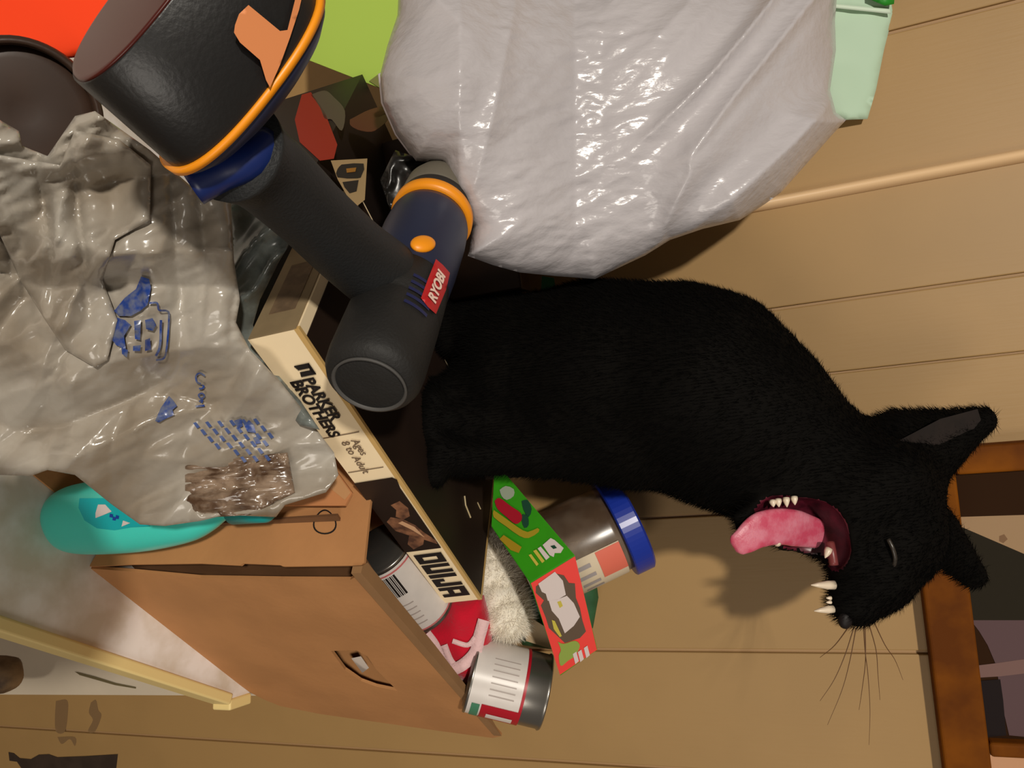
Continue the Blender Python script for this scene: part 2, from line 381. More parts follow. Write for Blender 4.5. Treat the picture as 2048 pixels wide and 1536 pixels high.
# ------------------------------------------------------------------ board game (flat, on the carton)
RX = nrm([.721, .692, -.015]); RY = nrm([-.69, .717, -.1]); RZ = nrm(np.cross(RX, RY)); GA = np.array([-.07, .541, 1.184]); GL, GW, GH = .47, .235, .051
bg = thing('board_game_box', 'dark-topped spirit-board game box with cream side reading OUIJA, under the cat', 'board game', GA-RZ*GH+RX*GL/2)
obj('lid', *obox(GA, RX, RY, RZ, (0, 0, -GH), (GL, GW, 0)), M_cream, bg)
obj('lid_picture', *obox(GA, RX, RY, RZ, (.012, .004, 0), (GL-.004, GW-.004, .0008)), M_dark, bg)
obj('lid_border', *obox(GA, RX, RY, RZ, (-.0004, -.0004, -.004), (GL+.0004, .0035, .0009)), M_creamedge, bg)
obj('lid_border', *obox(GA, RX, RY, RZ, (GL-.004, 0, -.004), (GL+.0006, GW, .0012)), M_creamedge, bg)
obj('end_label', *obox(GA, RX, RY, RZ, (-.0012, .0, -GH+.001), (0, GW, -.002)), M_olive, bg)
obj('end_label', *obox(GA, RX, RY, RZ, (-.0018, .03, -GH+.012), (-.0008, .105, -.012)), mat('faded_print', (112, 90, 66), .8, var=.3, vscale=90), bg)
def gp(s, t): return GA+RX*GL*s-RZ*GH*t-RY*.0012
def gpoly(nm, st, mt, lay=0): return obj(nm, *prism([gp(s, t)-RY*.0004*lay for s, t in st], RY*.0004), mt, bg)
gpoly('side_picture', [(.475, .0), (.485, .10), (.735, .10), (.735, 1), (.445, 1), (.445, .12), (.455, .05)][1:], M_dark, 1)
gpoly('printed_hand', [(.53, .30), (.56, .22), (.59, .30), (.60, .5), (.585, .62), (.56, .5), (.54, .55)], M_skin, 2)
gpoly('printed_hand', [(.60, .50), (.63, .32), (.66, .25), (.70, .10), (.715, .12), (.69, .35), (.71, .45), (.725, .75), (.70, .8), (.665, .62), (.64, .85), (.60, .9), (.585, .75)], M_skin, 2)
gpoly('printed_hand', [(.605, .55), (.635, .36), (.68, .30), (.64, .48), (.61, .66)], M_skin2, 3)
# heavy square lettering O U I J A, black on cream
def glyph(s0, s1, rects, nm='letter'):
    for (a, b, c, d) in rects:
        gpoly(nm, [(s0+(s1-s0)*a, b), (s0+(s1-s0)*c, b), (s0+(s1-s0)*c, d), (s0+(s1-s0)*a, d)], M_black, 2)
T, Bt = .17, .86
glyph(.752, .795, [(0, T, .32, Bt), (.68, T, 1, Bt), (.32, T, .68, T+.16), (.32, Bt-.16, .68, Bt)])
glyph(.802, .843, [(0, T, .34, Bt), (.66, T, 1, Bt), (.34, Bt-.17, .66, Bt)])
glyph(.850, .866, [(0, T, 1, Bt)])
glyph(.873, .910, [(.6, T, 1, Bt), (0, Bt-.17, .6, Bt), (0, .55, .34, Bt-.17)])
glyph(.917, .965, [(0, T, .3, Bt), (.7, T, 1, Bt), (.3, T, .7, T+.17), (.3, .52, .7, .66)])
text_on('publisher_name', 'PARKER\nBROTHERS', gp(.115, .52), RX, RZ, .0165, M_black, bg, bold=.0005, sp=.78)
tw = [(.082, .25), (.112, .25), (.112, .52), (.082, .52)]
for k in range(3):
    a = .004*k
    for q in ((.08+a, .20+3*a, .084+a, .50-3*a), (.106-a, .20+3*a, .110-a, .50-3*a), (.08+a, .20+3*a, .11-a, .23+3*a)):
        gpoly('swirl_mark', [(q[0], q[1]), (q[2], q[1]), (q[2], q[3]), (q[0], q[3])], M_black, 2)
text_on('age_text', 'Ages\n8 to Adult', gp(.305, .42), RX, RZ, .0125, mat('grey_ink', (120, 100, 80), .7), bg, sp=.9)
for s in (.285, .405): gpoly('rule_line', [(s, .15), (s+.002, .15), (s+.002, .95), (s, .95)], mat('grey_ink', (120, 100, 80), .7), 1)
for s, t in ((.44, .35), (.5, .55), (.57, .40)):   # glints of print on the lid near the right edge
    pass
obj('lid_print', *tube([PN(*p, GA+RZ*.001, RZ) for p in ((929, 992), (931, 1010), (941, 1035))], .0012, 6), mat('pale_print', (190, 170, 130), .6), bg)
obj('lid_print', *tube([PN(*p, GA+RZ*.001, RZ) for p in ((955, 1005), (961, 1018))], .0009, 6), MATS['pale_print'], bg)

# second, darker game box under it at the left
g2 = thing('game_box', 'second dark game box with red patch and cream-edged letters, behind the drill', 'board game', GA-RZ*.12+RY*.3)
o2 = GA-RZ*GH*1.02
obj('box_body', *obox(o2, RX, RY, RZ, (-.02, .145, -.16), (.22, .53, 0)), mat('dark_box', (26, 18, 16), .5, .4), g2)
e2 = o2-RX*.0205
for nm_, c, pts, sm in (('red_patch', (150, 34, 12), [(604, 190), (622, 185), (650, 225), (675, 290), (668, 318), (640, 322), (600, 285), (590, 240)], 0),
                     ('skull_print', (84, 74, 60), [(622, 190), (650, 182), (668, 195), (690, 222), (684, 262), (664, 240), (650, 238), (640, 215)], 4),
                     ('hand_print', (86, 40, 24), [(700, 240), (740, 220), (775, 214), (780, 235), (750, 262), (722, 262), (702, 252)], 4),
                     ('hand_print', (120, 70, 44), [(748, 226), (772, 218), (778, 226), (752, 236)], 3)):
    decal(nm_, pts, e2, RX, mat(nm_+str(c[0]), c, .55), g2, smoothp=sm)
crm = mat('cream_print', (164, 138, 98), .6)
decal('cream_letter_panel', [(662, 322), (735, 318), (730, 400), (715, 412), (700, 402), (676, 360)], e2, RX, crm, g2)
for i in range(1): 
    decal('letter', [(684, 331), (728, 329), (724, 352), (716, 358), (676, 356), (676, 340)], e2, RX, M_black, g2, off=.0012, smoothp=2)
    decal('letter_counter', [(694, 340), (714, 338), (712, 346), (695, 348)], e2, RX, mat('ochre_print', (150, 100, 30), .6), g2, off=.0018)
    decal('letter', [(686, 366), (718, 362), (714, 384), (700, 388), (690, 376)], e2, RX, M_black, g2, off=.0012)

# ------------------------------------------------------------------ can with barcode
def can(name, label, p0, p1, r, parts):
    t = thing(name, label, 'can', (p0+p1)/2)
    t.location.z -= r*.9
    L = np.linalg.norm(p1-p0); e = .0022/L
    obj('can_body', *lathe(p0, p1, [(0, r*.86), (e, r*.9), (e, r), (2*e, r*1.02), (3*e, r*.985), (1-3*e, r*.985), (1-2*e, r*1.02), (1-e, r), (1-e, r*.92), (1-2.2*e, r*.9)], 48), M_tin, t, smooth=True)
    return t
M_tin = mat('tin', (150, 146, 140), .28, .6, metal=.9)
M_label = mat('white_label', (222, 214, 208), .35, .5, var=.06, vscale=40)
M_red = mat('red_print', (176, 20, 38), .4)
M_pink = mat('pink_rule', (200, 110, 110), .4)
def cyl_patch(name, p0, p1, r, s0, s1, a0, a1, mt, par, n=10, off=.0006, ref=None):
    p0, p1 = np.array(p0), np.array(p1); ax = nrm(p1-p0); a = ref-ax*(ref@ax); a = nrm(a); b = np.cross(ax, a); R = []
    for s in (s0, s1):
        for t in np.linspace(a0, a1, n+1): R.append(p0+(p1-p0)*s+(a*math.cos(t)+b*math.sin(t))*(r+off))
    k = n+1; Vs = np.array(R); Fs = [(i, i+1, k+i+1, k+i) for i in range(n)]
    return obj(name, Vs, Fs, mt, par, smooth=True)
c1a, c1b = P(757, 1094, .92), P(852, 1218, .99); r1 = .0405
k1 = can('food_can', 'white-labelled can with a barcode, tilted between the carton rim and game box', c1a, c1b, r1, 0)
obj('label_wrap', *lathe(c1a+(c1b-c1a)*.06, c1a+(c1b-c1a)*.94, [(0, r1*1.0), (1, r1*1.0)], 48, caps=False), M_label, k1, smooth=True)
vw = nrm(CAM-(c1a+c1b)/2)
for s in (.085, .915): cyl_patch('label_rule', c1a, c1b, r1*1.003, s, s+.02, -1.5, 1.5, M_pink, k1, 16, ref=vw)
ax1 = nrm(c1b-c1a); b1 = np.cross(ax1, nrm(vw-ax1*(vw@ax1))); sg = 1 if b1@(P(728, 1140, .87)-P(795, 1062, .87)) > 0 else -1
tt = .12
for i, wv in enumerate([3, 1, 2, 1, 3, 1, 1, 3, 2, 1, 2, 3, 1, 1, 2, 1, 3, 1]):
    tb_ = tt+wv*.021
    cyl_patch('barcode_bar', c1a, c1b, r1*1.003, .12, .40, min(sg*tt, sg*tb_), max(sg*tt, sg*tb_), M_black, k1, 1, off=.0008, ref=vw); tt = tb_+.024
for j in range(5):
    cyl_patch('small_print', c1a, c1b, r1*1.003, .52+.075*j, .535+.075*j, min(sg*.15, sg*1.1), max(sg*.15, sg*1.1), mat('faint_print', (176, 164, 158), .5), k1, 8, off=.0008, ref=vw)

c2a, c2b = P(938, 1346, 1.0), P(1094, 1384, 1.0); r2 = .0485
k2 = can('food_can', 'upright steel can with white and red label leaning out of the carton corner', c2a, c2b, r2, 0)
obj('label_wrap', *lathe(c2a+(c2b-c2a)*.03, c2a+(c2b-c2a)*.70, [(0, r2), (1, r2)], 48, caps=False), M_label, k2, smooth=True)
vw2 = nrm(CAM-(c2a+c2b)/2); ax2 = nrm(c2b-c2a); b2 = np.cross(ax2, nrm(vw2-ax2*(vw2@ax2))); sg2 = 1 if b2@RT > 0 else -1
def cp2(nm, s0, s1, a0, a1, mt, off=.0007): cyl_patch(nm, c2a, c2b, r2*1.002, s0, s1, min(sg2*a0, sg2*a1), max(sg2*a0, sg2*a1), mt, k2, 14, off=off, ref=vw2)
cp2('red_band', .22, .70, .72, 1.75, M_red); cp2('red_rule', .665, .70, -1.6, .8, M_red)
cp2('green_print', .1, .2, .75, 1.6, mat('green_print', (70, 130, 100), .5)); cp2('white_panel', .30, .62, 1.05, 1.3, M_label, .0012)
for j in range(7): cp2('nutrition_text', .26+.002*j, .58, -.55+.16*j, -.52+.16*j, mat('faint_print', (176, 164, 158), .5))

# ------------------------------------------------------------------ knitted red hat + pompom
M_knit = mat('red_knit', (196, 8, 40), .85, .2, sheen=.4, bump=.5, bscale=260)
M_knitw = mat('white_knit', (228, 190, 190), .9, .2, bump=.5, bscale=260)
ht = thing('knitted_hat', 'red and white patterned knitted hat with a fluffy white pompom in the carton', 'hat', P(900, 1290, .99))
hz = lambda x, y: 1.0+.0001*(y-1280)+.008*vnoise(x/40, y/40, 3)
blob('hat_body', [(840, 1250), (862, 1248), (900, 1195), (968, 1190), (982, 1240), (985, 1290), (962, 1340), (940, 1368), (905, 1355), (870, 1320), (835, 1290), (820, 1262)], hz, .03, M_knit, ht, step=9, edge=60)
hz2 = lambda x, y: hz(x, y)-.0345
def zig(name, pts, wpx, mt, par, zf):
    pts = [np.array(p, float) for p in pts]; Ls, Rs = [], []
    for i, p in enumerate(pts):
        d = nrm(pts[min(i+1, len(pts)-1)]-pts[max(i-1, 0)]); q = np.array([-d[1], d[0]])*wpx/2; Ls.append(p+q); Rs.append(p-q)
    Q = np.array(Ls+Rs); d = zf(Q[:, 0], Q[:, 1]); A = Pa(Q, d); B = Pa(Q, d+.002); n = len(pts); V = np.vstack([A, B]); m_ = 2*n
    Fs = [(i, i+1, n+i+1, n+i) for i in range(n-1)]+[(m_+i, m_+n+i, m_+n+i+1, m_+i+1) for i in range(n-1)]+[(i, m_+i, m_+i+1, i+1) for i in range(n-1)]+[(n+i, n+i+1, m_+n+i+1, m_+n+i) for i in range(n-1)]
    return obj(name, V, Fs, mt, par, smooth=True)
zig('knit_pattern', catmull([(852, 1268), (868, 1290), (880, 1318), (893, 1345)], 5), 22, M_knitw, ht, hz2)
zig('knit_pattern', catmull([(893, 1345), (925, 1330), (950, 1305), (958, 1275), (968, 1240)], 5), 24, M_knitw, ht, hz2)
zig('knit_pattern', catmull([(888, 1290), (900, 1320), (915, 1338)], 5), 14, M_knitw, ht, hz2)
zig('knit_pattern', catmull([(905, 1282), (935, 1290), (950, 1275)], 5), 10, M_knitw, ht, hz2)
pcs = [(P(1003, 1205, 1.03), .036), (P(1013, 1230, 1.02), .032), (P(992, 1155, 1.04), .032), (P(992, 1120, 1.045), .026), (P(985, 1090, 1.05), .018)]
Vb, Fb = [], []
M_fluff = mat('white_fluff', (238, 230, 214), .95, .1, sheen=.5)
def sphere_vf(c, r, n=16, jit=0, seed=0):
    rr = []
    for i in range(1, n):
        th = math.pi*i/n; t = np.linspace(0, 2*math.pi, 2*n, endpoint=False)
        q = np.stack([np.sin(th)*np.cos(t), np.sin(th)*np.sin(t), np.full_like(t, np.cos(th))], 1)
        k = 1+jit*(vnoise(q[:, 0]*4+q[:, 2]*3+9, q[:, 1]*4+9, seed)-.5); rr.append(np.array(c)+q*r*k[:, None])
    return loft(rr)
obj('pompom', *join(*[sphere_vf(c, r, 14, .25, i) for i, (c, r) in enumerate(pcs)]), M_fluff, ht, smooth=True)
def fuzz(name, pts, nor, length, width, mt, par, lean=(0, 0, 0), spread=.6):
    n = len(pts); d = nor+rng.normal(size=(n, 3))*spread*.5+np.array(lean); d /= np.linalg.norm(d, axis=1)[:, None]
    s = np.cross(d, rng.normal(size=(n, 3))); s /= np.linalg.norm(s, axis=1)[:, None]
    L = length*(.6+.8*rng.random(n))[:, None]; V = np.empty((n, 3, 3)); V[:, 0] = pts-s*width/2; V[:, 1] = pts+s*width/2; V[:, 2] = pts+d*L
    return V.reshape(-1, 3)
def tris(name, V, mt, par, kind='stuff', label=None):
    org = np.zeros(3); q = par
    while q is not None: org += np.array(q.location); q = q.parent
    n = len(V)//3; me = bpy.data.meshes.new(name); me.vertices.add(3*n); me.vertices.foreach_set('co', (V-org).astype(np.float32).ravel())
    me.loops.add(3*n); me.loops.foreach_set('vertex_index', np.arange(3*n, dtype=np.int32)); me.polygons.add(n)
    me.polygons.foreach_set('loop_start', np.arange(0, 3*n, 3, dtype=np.int32)); me.update(calc_edges=True); me.materials.append(mt)
    o = bpy.data.objects.new(name, me); scene.collection.objects.link(o); o.parent = par; o['kind'] = kind
    return o
fz = []
for c, r in pcs:
    q = rng.normal(size=(5000, 3)); q /= np.linalg.norm(q, axis=1)[:, None]; fz.append(fuzz('', c+q*r*.95, q, .012, .0007, None, None))
tris('pompom_fluff', np.vstack(fz), M_fluff, ht)

# ------------------------------------------------------------------ green / red candy box
M_cg = mat('candy_green', (52, 150, 22), .35, .5, var=.1, vscale=25); M_cr = mat('candy_red', (236, 66, 58), .4, .5)
O = P(1060, 1165, .89); U_ = P(1150, 1110, .865); R_ = P(1120, 1352, .93); R2 = P(1195, 1300, .905)
Gb = P(982, 1052, .935); Gt = P(989, 921, .945); eu = U_-O; eg = (Gt-U_)
cb = thing('snack_box', 'tall snack carton with bright green side and red front, propped in the brown carton', 'box', (O+R_)/2)
V, Fc = hexa([O, R_, P(1168, 1288, .985), Gb, U_, R2, P(1184, 1268, .975), Gt])
bevel(obj('carton', V, Fc, M_cg, cb), .001, 2)
ng = nrm(np.cross(eu, eg)); 
nred = nrm(np.cross(R_-O, U_-O))
decal('red_front', [(1062, 1166), (1150, 1112), (1194, 1299), (1120, 1349)], O, nred, M_cr, cb)
decal('dark_cloud', [(1072, 1172), (1112, 1146), (1128, 1150), (1138, 1165), (1150, 1166), (1152, 1195), (1160, 1215), (1165, 1240), (1172, 1262), (1160, 1275), (1130, 1285), (1112, 1268), (1098, 1255), (1092, 1235), (1082, 1210), (1088, 1200), (1072, 1185)], O, nred, mat('dark_cloud', (94, 76, 60), .5), cb, off=.0010)
M_ww = mat('white_print', (214, 200, 196), .45)
decal('white_shape', [(1077, 1166), (1110, 1142), (1126, 1160), (1132, 1188), (1115, 1198), (1096, 1200), (1092, 1186), (1084, 1182)], O, nred, M_ww, cb, off=.0016)
decal('white_shape', [(1098, 1200), (1116, 1197), (1134, 1190), (1148, 1205), (1160, 1232), (1148, 1250), (1130, 1265), (1118, 1236), (1104, 1220)], O, nred, M_ww, cb, off=.0016)
decal('yellow_spot', [(1115, 1202), (1122, 1200), (1126, 1210), (1120, 1214)], O, nred, mat('yellow_print', (196, 180, 70), .5), cb, off=.002)
decal('yellow_stroke', [(1104, 1238), (1110, 1240), (1124, 1270), (1120, 1272), (1108, 1256)], O, nred, MATS['yellow_print'], cb, off=.002)
decal('green_splash', [(1116, 1282), (1128, 1286), (1150, 1280), (1160, 1290), (1150, 1310), (1136, 1320), (1122, 1330), (1118, 1310), (1122, 1298)], O, nred, mat('lime_print', (140, 160, 70), .5), cb, off=.0016, smoothp=3)
for a in ((1146, 1306), (1156, 1302), (1168, 1294)): decal('white_stroke', [(a[0], a[1]), (a[0]+7, a[1]-5), (a[0]+12, a[1]+14), (a[0]+5, a[1]+20)], O, nred, M_ww, cb, off=.002)
def gd(nm, pts, mt, off=.001, sm=0): return decal(nm, pts, U_, ng, mt, cb, off=off, smoothp=sm)
gd('red_pepper', [(990, 1002), (1000, 996), (1022, 1012), (1042, 1026), (1044, 1040), (1032, 1048), (1014, 1034), (996, 1018)], mat('pepper_red', (160, 22, 40), .3), .001, 3)
gd('yellow_pepper', [(988, 1020), (1008, 1034), (1036, 1054), (1056, 1064), (1076, 1056), (1078, 1064), (1058, 1076), (1040, 1072), (1012, 1052), (988, 1034)], mat('pepper_yellow', (160, 140, 34), .4), .001, 2)
gd('white_mark', [(1000, 980), (1012, 972), (1028, 978), (1028, 992), (1014, 1000), (1004, 992)], mat('grey_print', (150, 160, 140), .5), .001, 2)
gd('dark_leaf', [(1044, 1002), (1056, 1000), (1064, 1018), (1058, 1034), (1048, 1020)], mat('dark_green', (22, 66, 46), .5), .001, 2)
gd('dark_leaf', [(1046, 1028), (1056, 1032), (1058, 1050), (1050, 1056), (1044, 1040)], MATS['dark_green'], .001, 2)
gd('yellow_banner', [(1000, 1078), (1008, 1070), (1044, 1094), (1038, 1106), (1022, 1100)], mat('banner', (158, 130, 24), .5))
gd('yellow_bar', [(1058, 1110), (1063, 1108), (1078, 1128), (1074, 1132)], MATS['yellow_print']); gd('yellow_bar', [(1067, 1102), (1073, 1099), (1090, 1122), (1085, 1126)], MATS['yellow_print'])
gd('white_bar', [(1076, 1097), (1082, 1093), (1100, 1114), (1093, 1120)], M_ww); gd('white_letter', [(1086, 1090), (1102, 1076), (1110, 1080), (1128, 1096), (1122, 1106), (1110, 1106), (1108, 1114), (1100, 1110)], M_ww)
gd('letter_hole', [(1102, 1092), (1110, 1090), (1115, 1096), (1108, 1098)], MATS['dark_green'], .0016)

# dark green carton behind, and a beige scrap
gc = thing('dark_green_packet', 'dull green packet standing behind the red-fronted snack carton', 'packet', P(1100, 1250, 1.0))
gz = lambda x, y: 1.045+.0*x+.003*vnoise(x/30, y/30, 5)
blob('packet', [(1030, 1180), (1080, 1160), (1192, 1158), (1197, 1195), (1186, 1256), (1160, 1270), (1110, 1300), (1045, 1290), (1025, 1240)], gz, .008, mat('dull_green', (50, 92, 58), .5, var=.2, vscale=40), gc, step=14, edge=30)
gb = thing('beige_carton_scrap', 'small pale card scrap between pompom and leaning can', 'scrap', P(1075, 1260, .975))
obj('card_scrap', *prism([P(1046, 1238, 1.02), P(1062, 1236, 1.02), P(1104, 1262, 1.02), P(1108, 1300, 1.02), P(1052, 1282, 1.02)], FW*.003), mat('beige_scrap', (176, 152, 120), .7), gb)

# ------------------------------------------------------------------ jar with blue lid
jl0, jl1 = P(1228, 1046, .915), P(1264, 1034, .905)
axj = nrm(P(1262, 1034, 1.005)-P(1132, 1096, 1.0)); jc = P(1246, 1046, .985)
jr = thing('plastic_jar', 'clear plastic jar with a wide blue screw lid behind the cat', 'jar', jc-axj*.12)
jr_r = .068
obj('jar_body', *lathe(jc-axj*.145, jc-axj*.012, [(0, .046), (.03, .055), (.1, .059), (.8, .059), (.92, .058), (1, .057)], 48), mat('cloudy_plastic', (170, 150, 130), .25, .5, trans=.55, var=.2, vscale=14, rgb2=(110, 88, 70)), jr, smooth=True)
pr = [(0, jr_r*.97), (.06, jr_r), (.9, jr_r), (1, jr_r*.95), (1.001, jr_r*.9)]
obj('lid', *lathe(jc-axj*.014, jc+axj*.014, pr, 64), mat('blue_lid', (26, 50, 150), .3, .5), jr, smooth=False)
vj = nrm(CAM-jc); bj = np.cross(axj, nrm(vj-axj*(vj@axj))); sj = 1 if bj@RT > 0 else -1
def jp(nm, s0, s1, a0, a1, mt, off): cyl_patch(nm, jc-axj*.145, jc-axj*.012, .0595, s0, s1, min(sj*a0, sj*a1), max(sj*a0, sj*a1), mt, jr, 12, off=off, ref=vj)
jp('paper_label', .35, .93, .28, 2.2, mat('jar_label', (214, 196, 170), .6), .0004); jp('red_print', .68, .93, .3, 1.0, mat('salmon_print', (220, 110, 90), .5), .0010)
for j in range(4): jp('grey_print', .42+.02*j, .60+.02*j, .45+.25*j, .55+.25*j, mat('jar_grey', (160, 150, 150), .6), .0010)

# ------------------------------------------------------------------ teal bottle
bt = thing('detergent_bottle', 'turquoise plastic bottle standing on the white table below the grey bag', 'bottle', PZ(112, 1010, ZT))
bb = PZ(122, 1040, ZT+.001); btop = bb+np.array([0, 0, .275])
ax_, ay_ = np.array([1., 0, 0]), np.array([0, 1., 0])
prof = [(0, .040), (.015, .047), (.05, .055), (.12, .060), (.25, .0625), (.45, .0615), (.6, .056), (.72, .048), (.80, .036), (.86, .023), (.9, .016), (.93, .015), (1, .015)]
pf = catmull([(s, r, 0) for s, r in prof], 4)
obj('bottle_body', *lathe(bb, btop, [(p[0], p[1]) for p in pf], 56, sx=.68, sy=.6, axes=(nrm([.9, .25, 0]), nrm([-.25, .9, 0])), pw=.9), mat('turquoise_plastic', (70, 212, 196), .3, .5, sss=.15), bt, smooth=True)
obj('cap', *lathe(bb+(btop-bb)*.93, bb+(btop-bb)*1.1, [(0, .018), (.9, .018), (1, .015)], 28), mat('teal_cap', (20, 150, 150), .4), bt, smooth=True)
nbt = -nrm([-.25, .9, 0]); pbt = bb+nbt*.037
decal('label_panel', [(160, 996), (158, 1015), (170, 1040), (195, 1056), (230, 1060), (262, 1054), (300, 1052), (300, 996)], pbt, nbt, mat('teal_label', (20, 170, 176), .35), bt, off=.0008)
decal('white_leaf', [(198, 1008), (212, 1008), (225, 1022), (206, 1030), (193, 1035), (193, 1025)], pbt, nbt, M_ww, bt, off=.0014)
decal('white_leaf', [(248, 1040), (262, 1045), (245, 1052)], pbt, nbt, M_ww, bt, off=.0014)
for a in ((222, 1026), (228, 1032), (234, 1029)): decal('blue_letter', [(a[0], a[1]), (a[0]+6, a[1]+2), (a[0]+5, a[1]+8), (a[0]-1, a[1]+7)], pbt, nbt, mat('blue_ink', (20, 60, 150), .5), bt, off=.0016)

# ------------------------------------------------------------------ grey shopping bag
M_bag = mat('grey_film', (176, 169, 158), .22, .55, var=.2, vscale=9, rgb2=(144, 132, 116), bump=.12, bscale=110, coat=.2)
M_clear = mat('clear_film', (138, 124, 108), .2, .55, var=.3, vscale=40, rgb2=(86, 68, 52), coat=.4, alpha=.85)
def gdepth(x, y):
    b = .585+.00026*(y-560)+.00006*(x-300)
    warp = 40*vnoise(x/170, y/170, 11); xx = x+warp; yy = y+60*vnoise(x/200+5, y/200, 12)
    return b+.012*ridge(xx/60-yy/900, yy/500, 41)**2*np.clip((760-y)/200, 0, 1)+.06*facet(xx/170+yy/420, yy/150-xx/500, 1)+.022*facet(xx/75-yy/160, yy/80+xx/190, 2)+.0045*facet(xx/33+yy/70, yy/30, 3)+.0012*facet(x/14, y/12, 5)-.03
gout = [(-70, 225), (0, 240), (38, 262), (45, 292), (95, 312), (150, 232), (190, 222), (300, 300), (400, 388), (462, 396), (468, 520), (480, 600), (472, 645), (500, 700), (560, 762), (600, 812), (640, 868), (668, 905), (677, 950), (652, 985), (570, 1010), (552, 1034), (450, 1030), (400, 1042), (330, 1052), (280, 1049), (222, 1008), (185, 978), (150, 950), (95, 940), (62, 952), (0, 950), (-70, 940)]
ghole = [(387, 951), (426, 938), (482, 928), (565, 919), (568, 942), (560, 966), (553, 991), (496, 1017), (405, 1026), (391, 991)]
sb = thing('shopping_bag', 'crumpled grey plastic shopping bag with blue printing draped at the front left', 'bag', P(200, 600, .66))
sb.location.z = .76
def soft(name, outl_, df, mt, par, holes=(), step=6, thick=.006, edge=40, **k): return blob(name, outl_, df, thick, mt, par, holes=holes, step=step, edge=edge, **k)
soft('bag_front', gout, gdepth, M_bag, sb, [ghole], 6)
soft('bag_inner_layer', [(370, 925), (575, 905), (590, 985), (500, 1030), (400, 1036), (370, 1000)], lambda x, y: gdepth(x, y)*0+.70+.012*ridge(x/110, y/13+x/90, 4)**2+.006*ridge(x/60, y/9, 9), mat('brown_clear_film', (150, 128, 108), .22, .5, var=.4, vscale=50, rgb2=(84, 62, 46), coat=.4), sb, step=5)
# separate dark seam where the bag's upper fold lies over itself
fold = [(-60, 470), (0, 470), (40, 560), (90, 640), (130, 700), (190, 735), (215, 720), (235, 640), (205, 560), (230, 480), (300, 440), (302, 330), (240, 280), (150, 260), (120, 330), (60, 320), (-60, 300)]
soft('bag_fold', fold, lambda x, y: gdepth(x, y)-.012, M_bag, sb, step=7, edge=30)
M_blue = mat('blue_print', (30, 62, 138), .3, .5, var=.35, vscale=160, rgb2=(96, 104, 130), coat=.2)
def bp_(nm, px, sm=0, mt=None):
    if sm: px = [tuple(q) for q in catmull(list(px)+[px[0]], sm)[:-1]]
    V_, F_, _ = trimesh([tuple(p) for p in px], [], 7); d = gdepth(V_[:, 0], V_[:, 1])-.0022-.0062-.004; A = Pa(V_, d)
    # keep the print just above the film
    return obj(nm, A, [tuple(int(i) for i in f) for f in F_], mt or M_blue, sb, smooth=True)
bp_('bag_logo', [(282, 553), (298, 558), (302, 575), (295, 610), (280, 622), (262, 632), (238, 632), (228, 622), (250, 595), (272, 578)])
bp_('bag_logo', [(216, 645), (225, 632), (250, 640), (262, 650), (248, 672), (252, 700), (232, 690), (218, 672)])
bp_('bag_logo', [(268, 642), (282, 640), (280, 680), (270, 678)]); bp_('bag_logo', [(290, 640), (305, 636), (312, 650), (306, 662), (292, 658)])
bp_('bag_logo', [(290, 680), (300, 676), (302, 700), (290, 702)]); bp_('bag_logo', [(266, 692), (282, 690), (280, 702), (266, 702)]); bp_('bag_logo', [(243, 695), (256, 700), (254, 715), (244, 708)])
def bstroke(nm, pts, wpx):
    pts = [np.array(p, float) for p in catmull(pts, 5)]; Ls, Rs = [], []
    for i, p in enumerate(pts):
        d = nrm(pts[min(i+1, len(pts)-1)]-pts[max(i-1, 0)]); q = np.array([-d[1], d[0]])*wpx/2; Ls.append(p+q); Rs.append(p-q)
    Q = np.array(Ls+Rs); n = len(pts); A = Pa(Q, gdepth(Q[:, 0], Q[:, 1])-.0124)
    return obj(nm, A, [(i, i+1, n+i+1, n+i) for i in range(n-1)], M_blue, sb)
bstroke('logo_outline', [(298, 606), (314, 606), (318, 620), (334, 622), (338, 634), (334, 690), (328, 716), (312, 720)], 4)
bstroke('logo_outline', [(322, 640), (320, 690), (312, 712)], 5)
bstroke('bag_letter', [(410, 752), (400, 746), (392, 752), (394, 764), (402, 768)], 3.5)      # C
bstroke('bag_letter', [(398, 777), (404, 777), (408, 773), (404, 770)], 3.5); bstroke('bag_letter', [(404, 786), (409, 792), (402, 797), (397, 790), (404, 786)], 3)
bstroke('bag_letter', [(398, 803), (405, 800), (403, 806)], 3); bstroke('bag_letter', [(391, 813), (409, 811)], 4)
bp_('bag_logo', [(310, 842), (322, 815), (338, 792), (346, 800), (354, 812), (345, 820), (348, 830), (330, 838), (318, 845)])
bp_('bag_logo', [(468, 842), (482, 836), (486, 852), (476, 858)]); bp_('bag_logo', [(488, 850), (498, 840), (508, 850), (512, 866), (495, 864)]); bp_('bag_logo', [(506, 876), (516, 872), (522, 886), (512, 888)])
M_bl2 = mat('blue_small_print', (70, 88, 138), .35, .4)
for j in range(6):
    for k in range(6):
        x0 = 386+j*24+k*14; y0 = 846+k*14-j*1.5
        if (j < 1 and k > 3) or x0 > 535 or y0 > 918: continue
        bp_('small_print', [(x0, y0), (x0+6, y0-2), (x0+14, y0+8), (x0+8, y0+11)], 0, M_bl2)

# teal-grey clear film behind the drill
cf = thing('clear_plastic_wrap', 'bluish clear plastic wrap wedged between grey bag and game box end', 'plastic wrap', P(520, 500, .74))
cf.location.z = 1.0
soft('film', [(455, 385), (500, 380), (560, 430), (592, 468), (560, 520), (520, 600), (506, 650), (530, 720), (600, 800), (640, 860), (600, 850), (520, 770), (470, 690), (462, 560)], lambda x, y: .665-.016*ridge(x/70+y/140, y/90, 6)**3+.00012*(y-500), mat('blue_grey_film', (134, 142, 138), .25, .5, var=.3, vscale=30, rgb2=(84, 88, 84), coat=.3), cf, step=7)

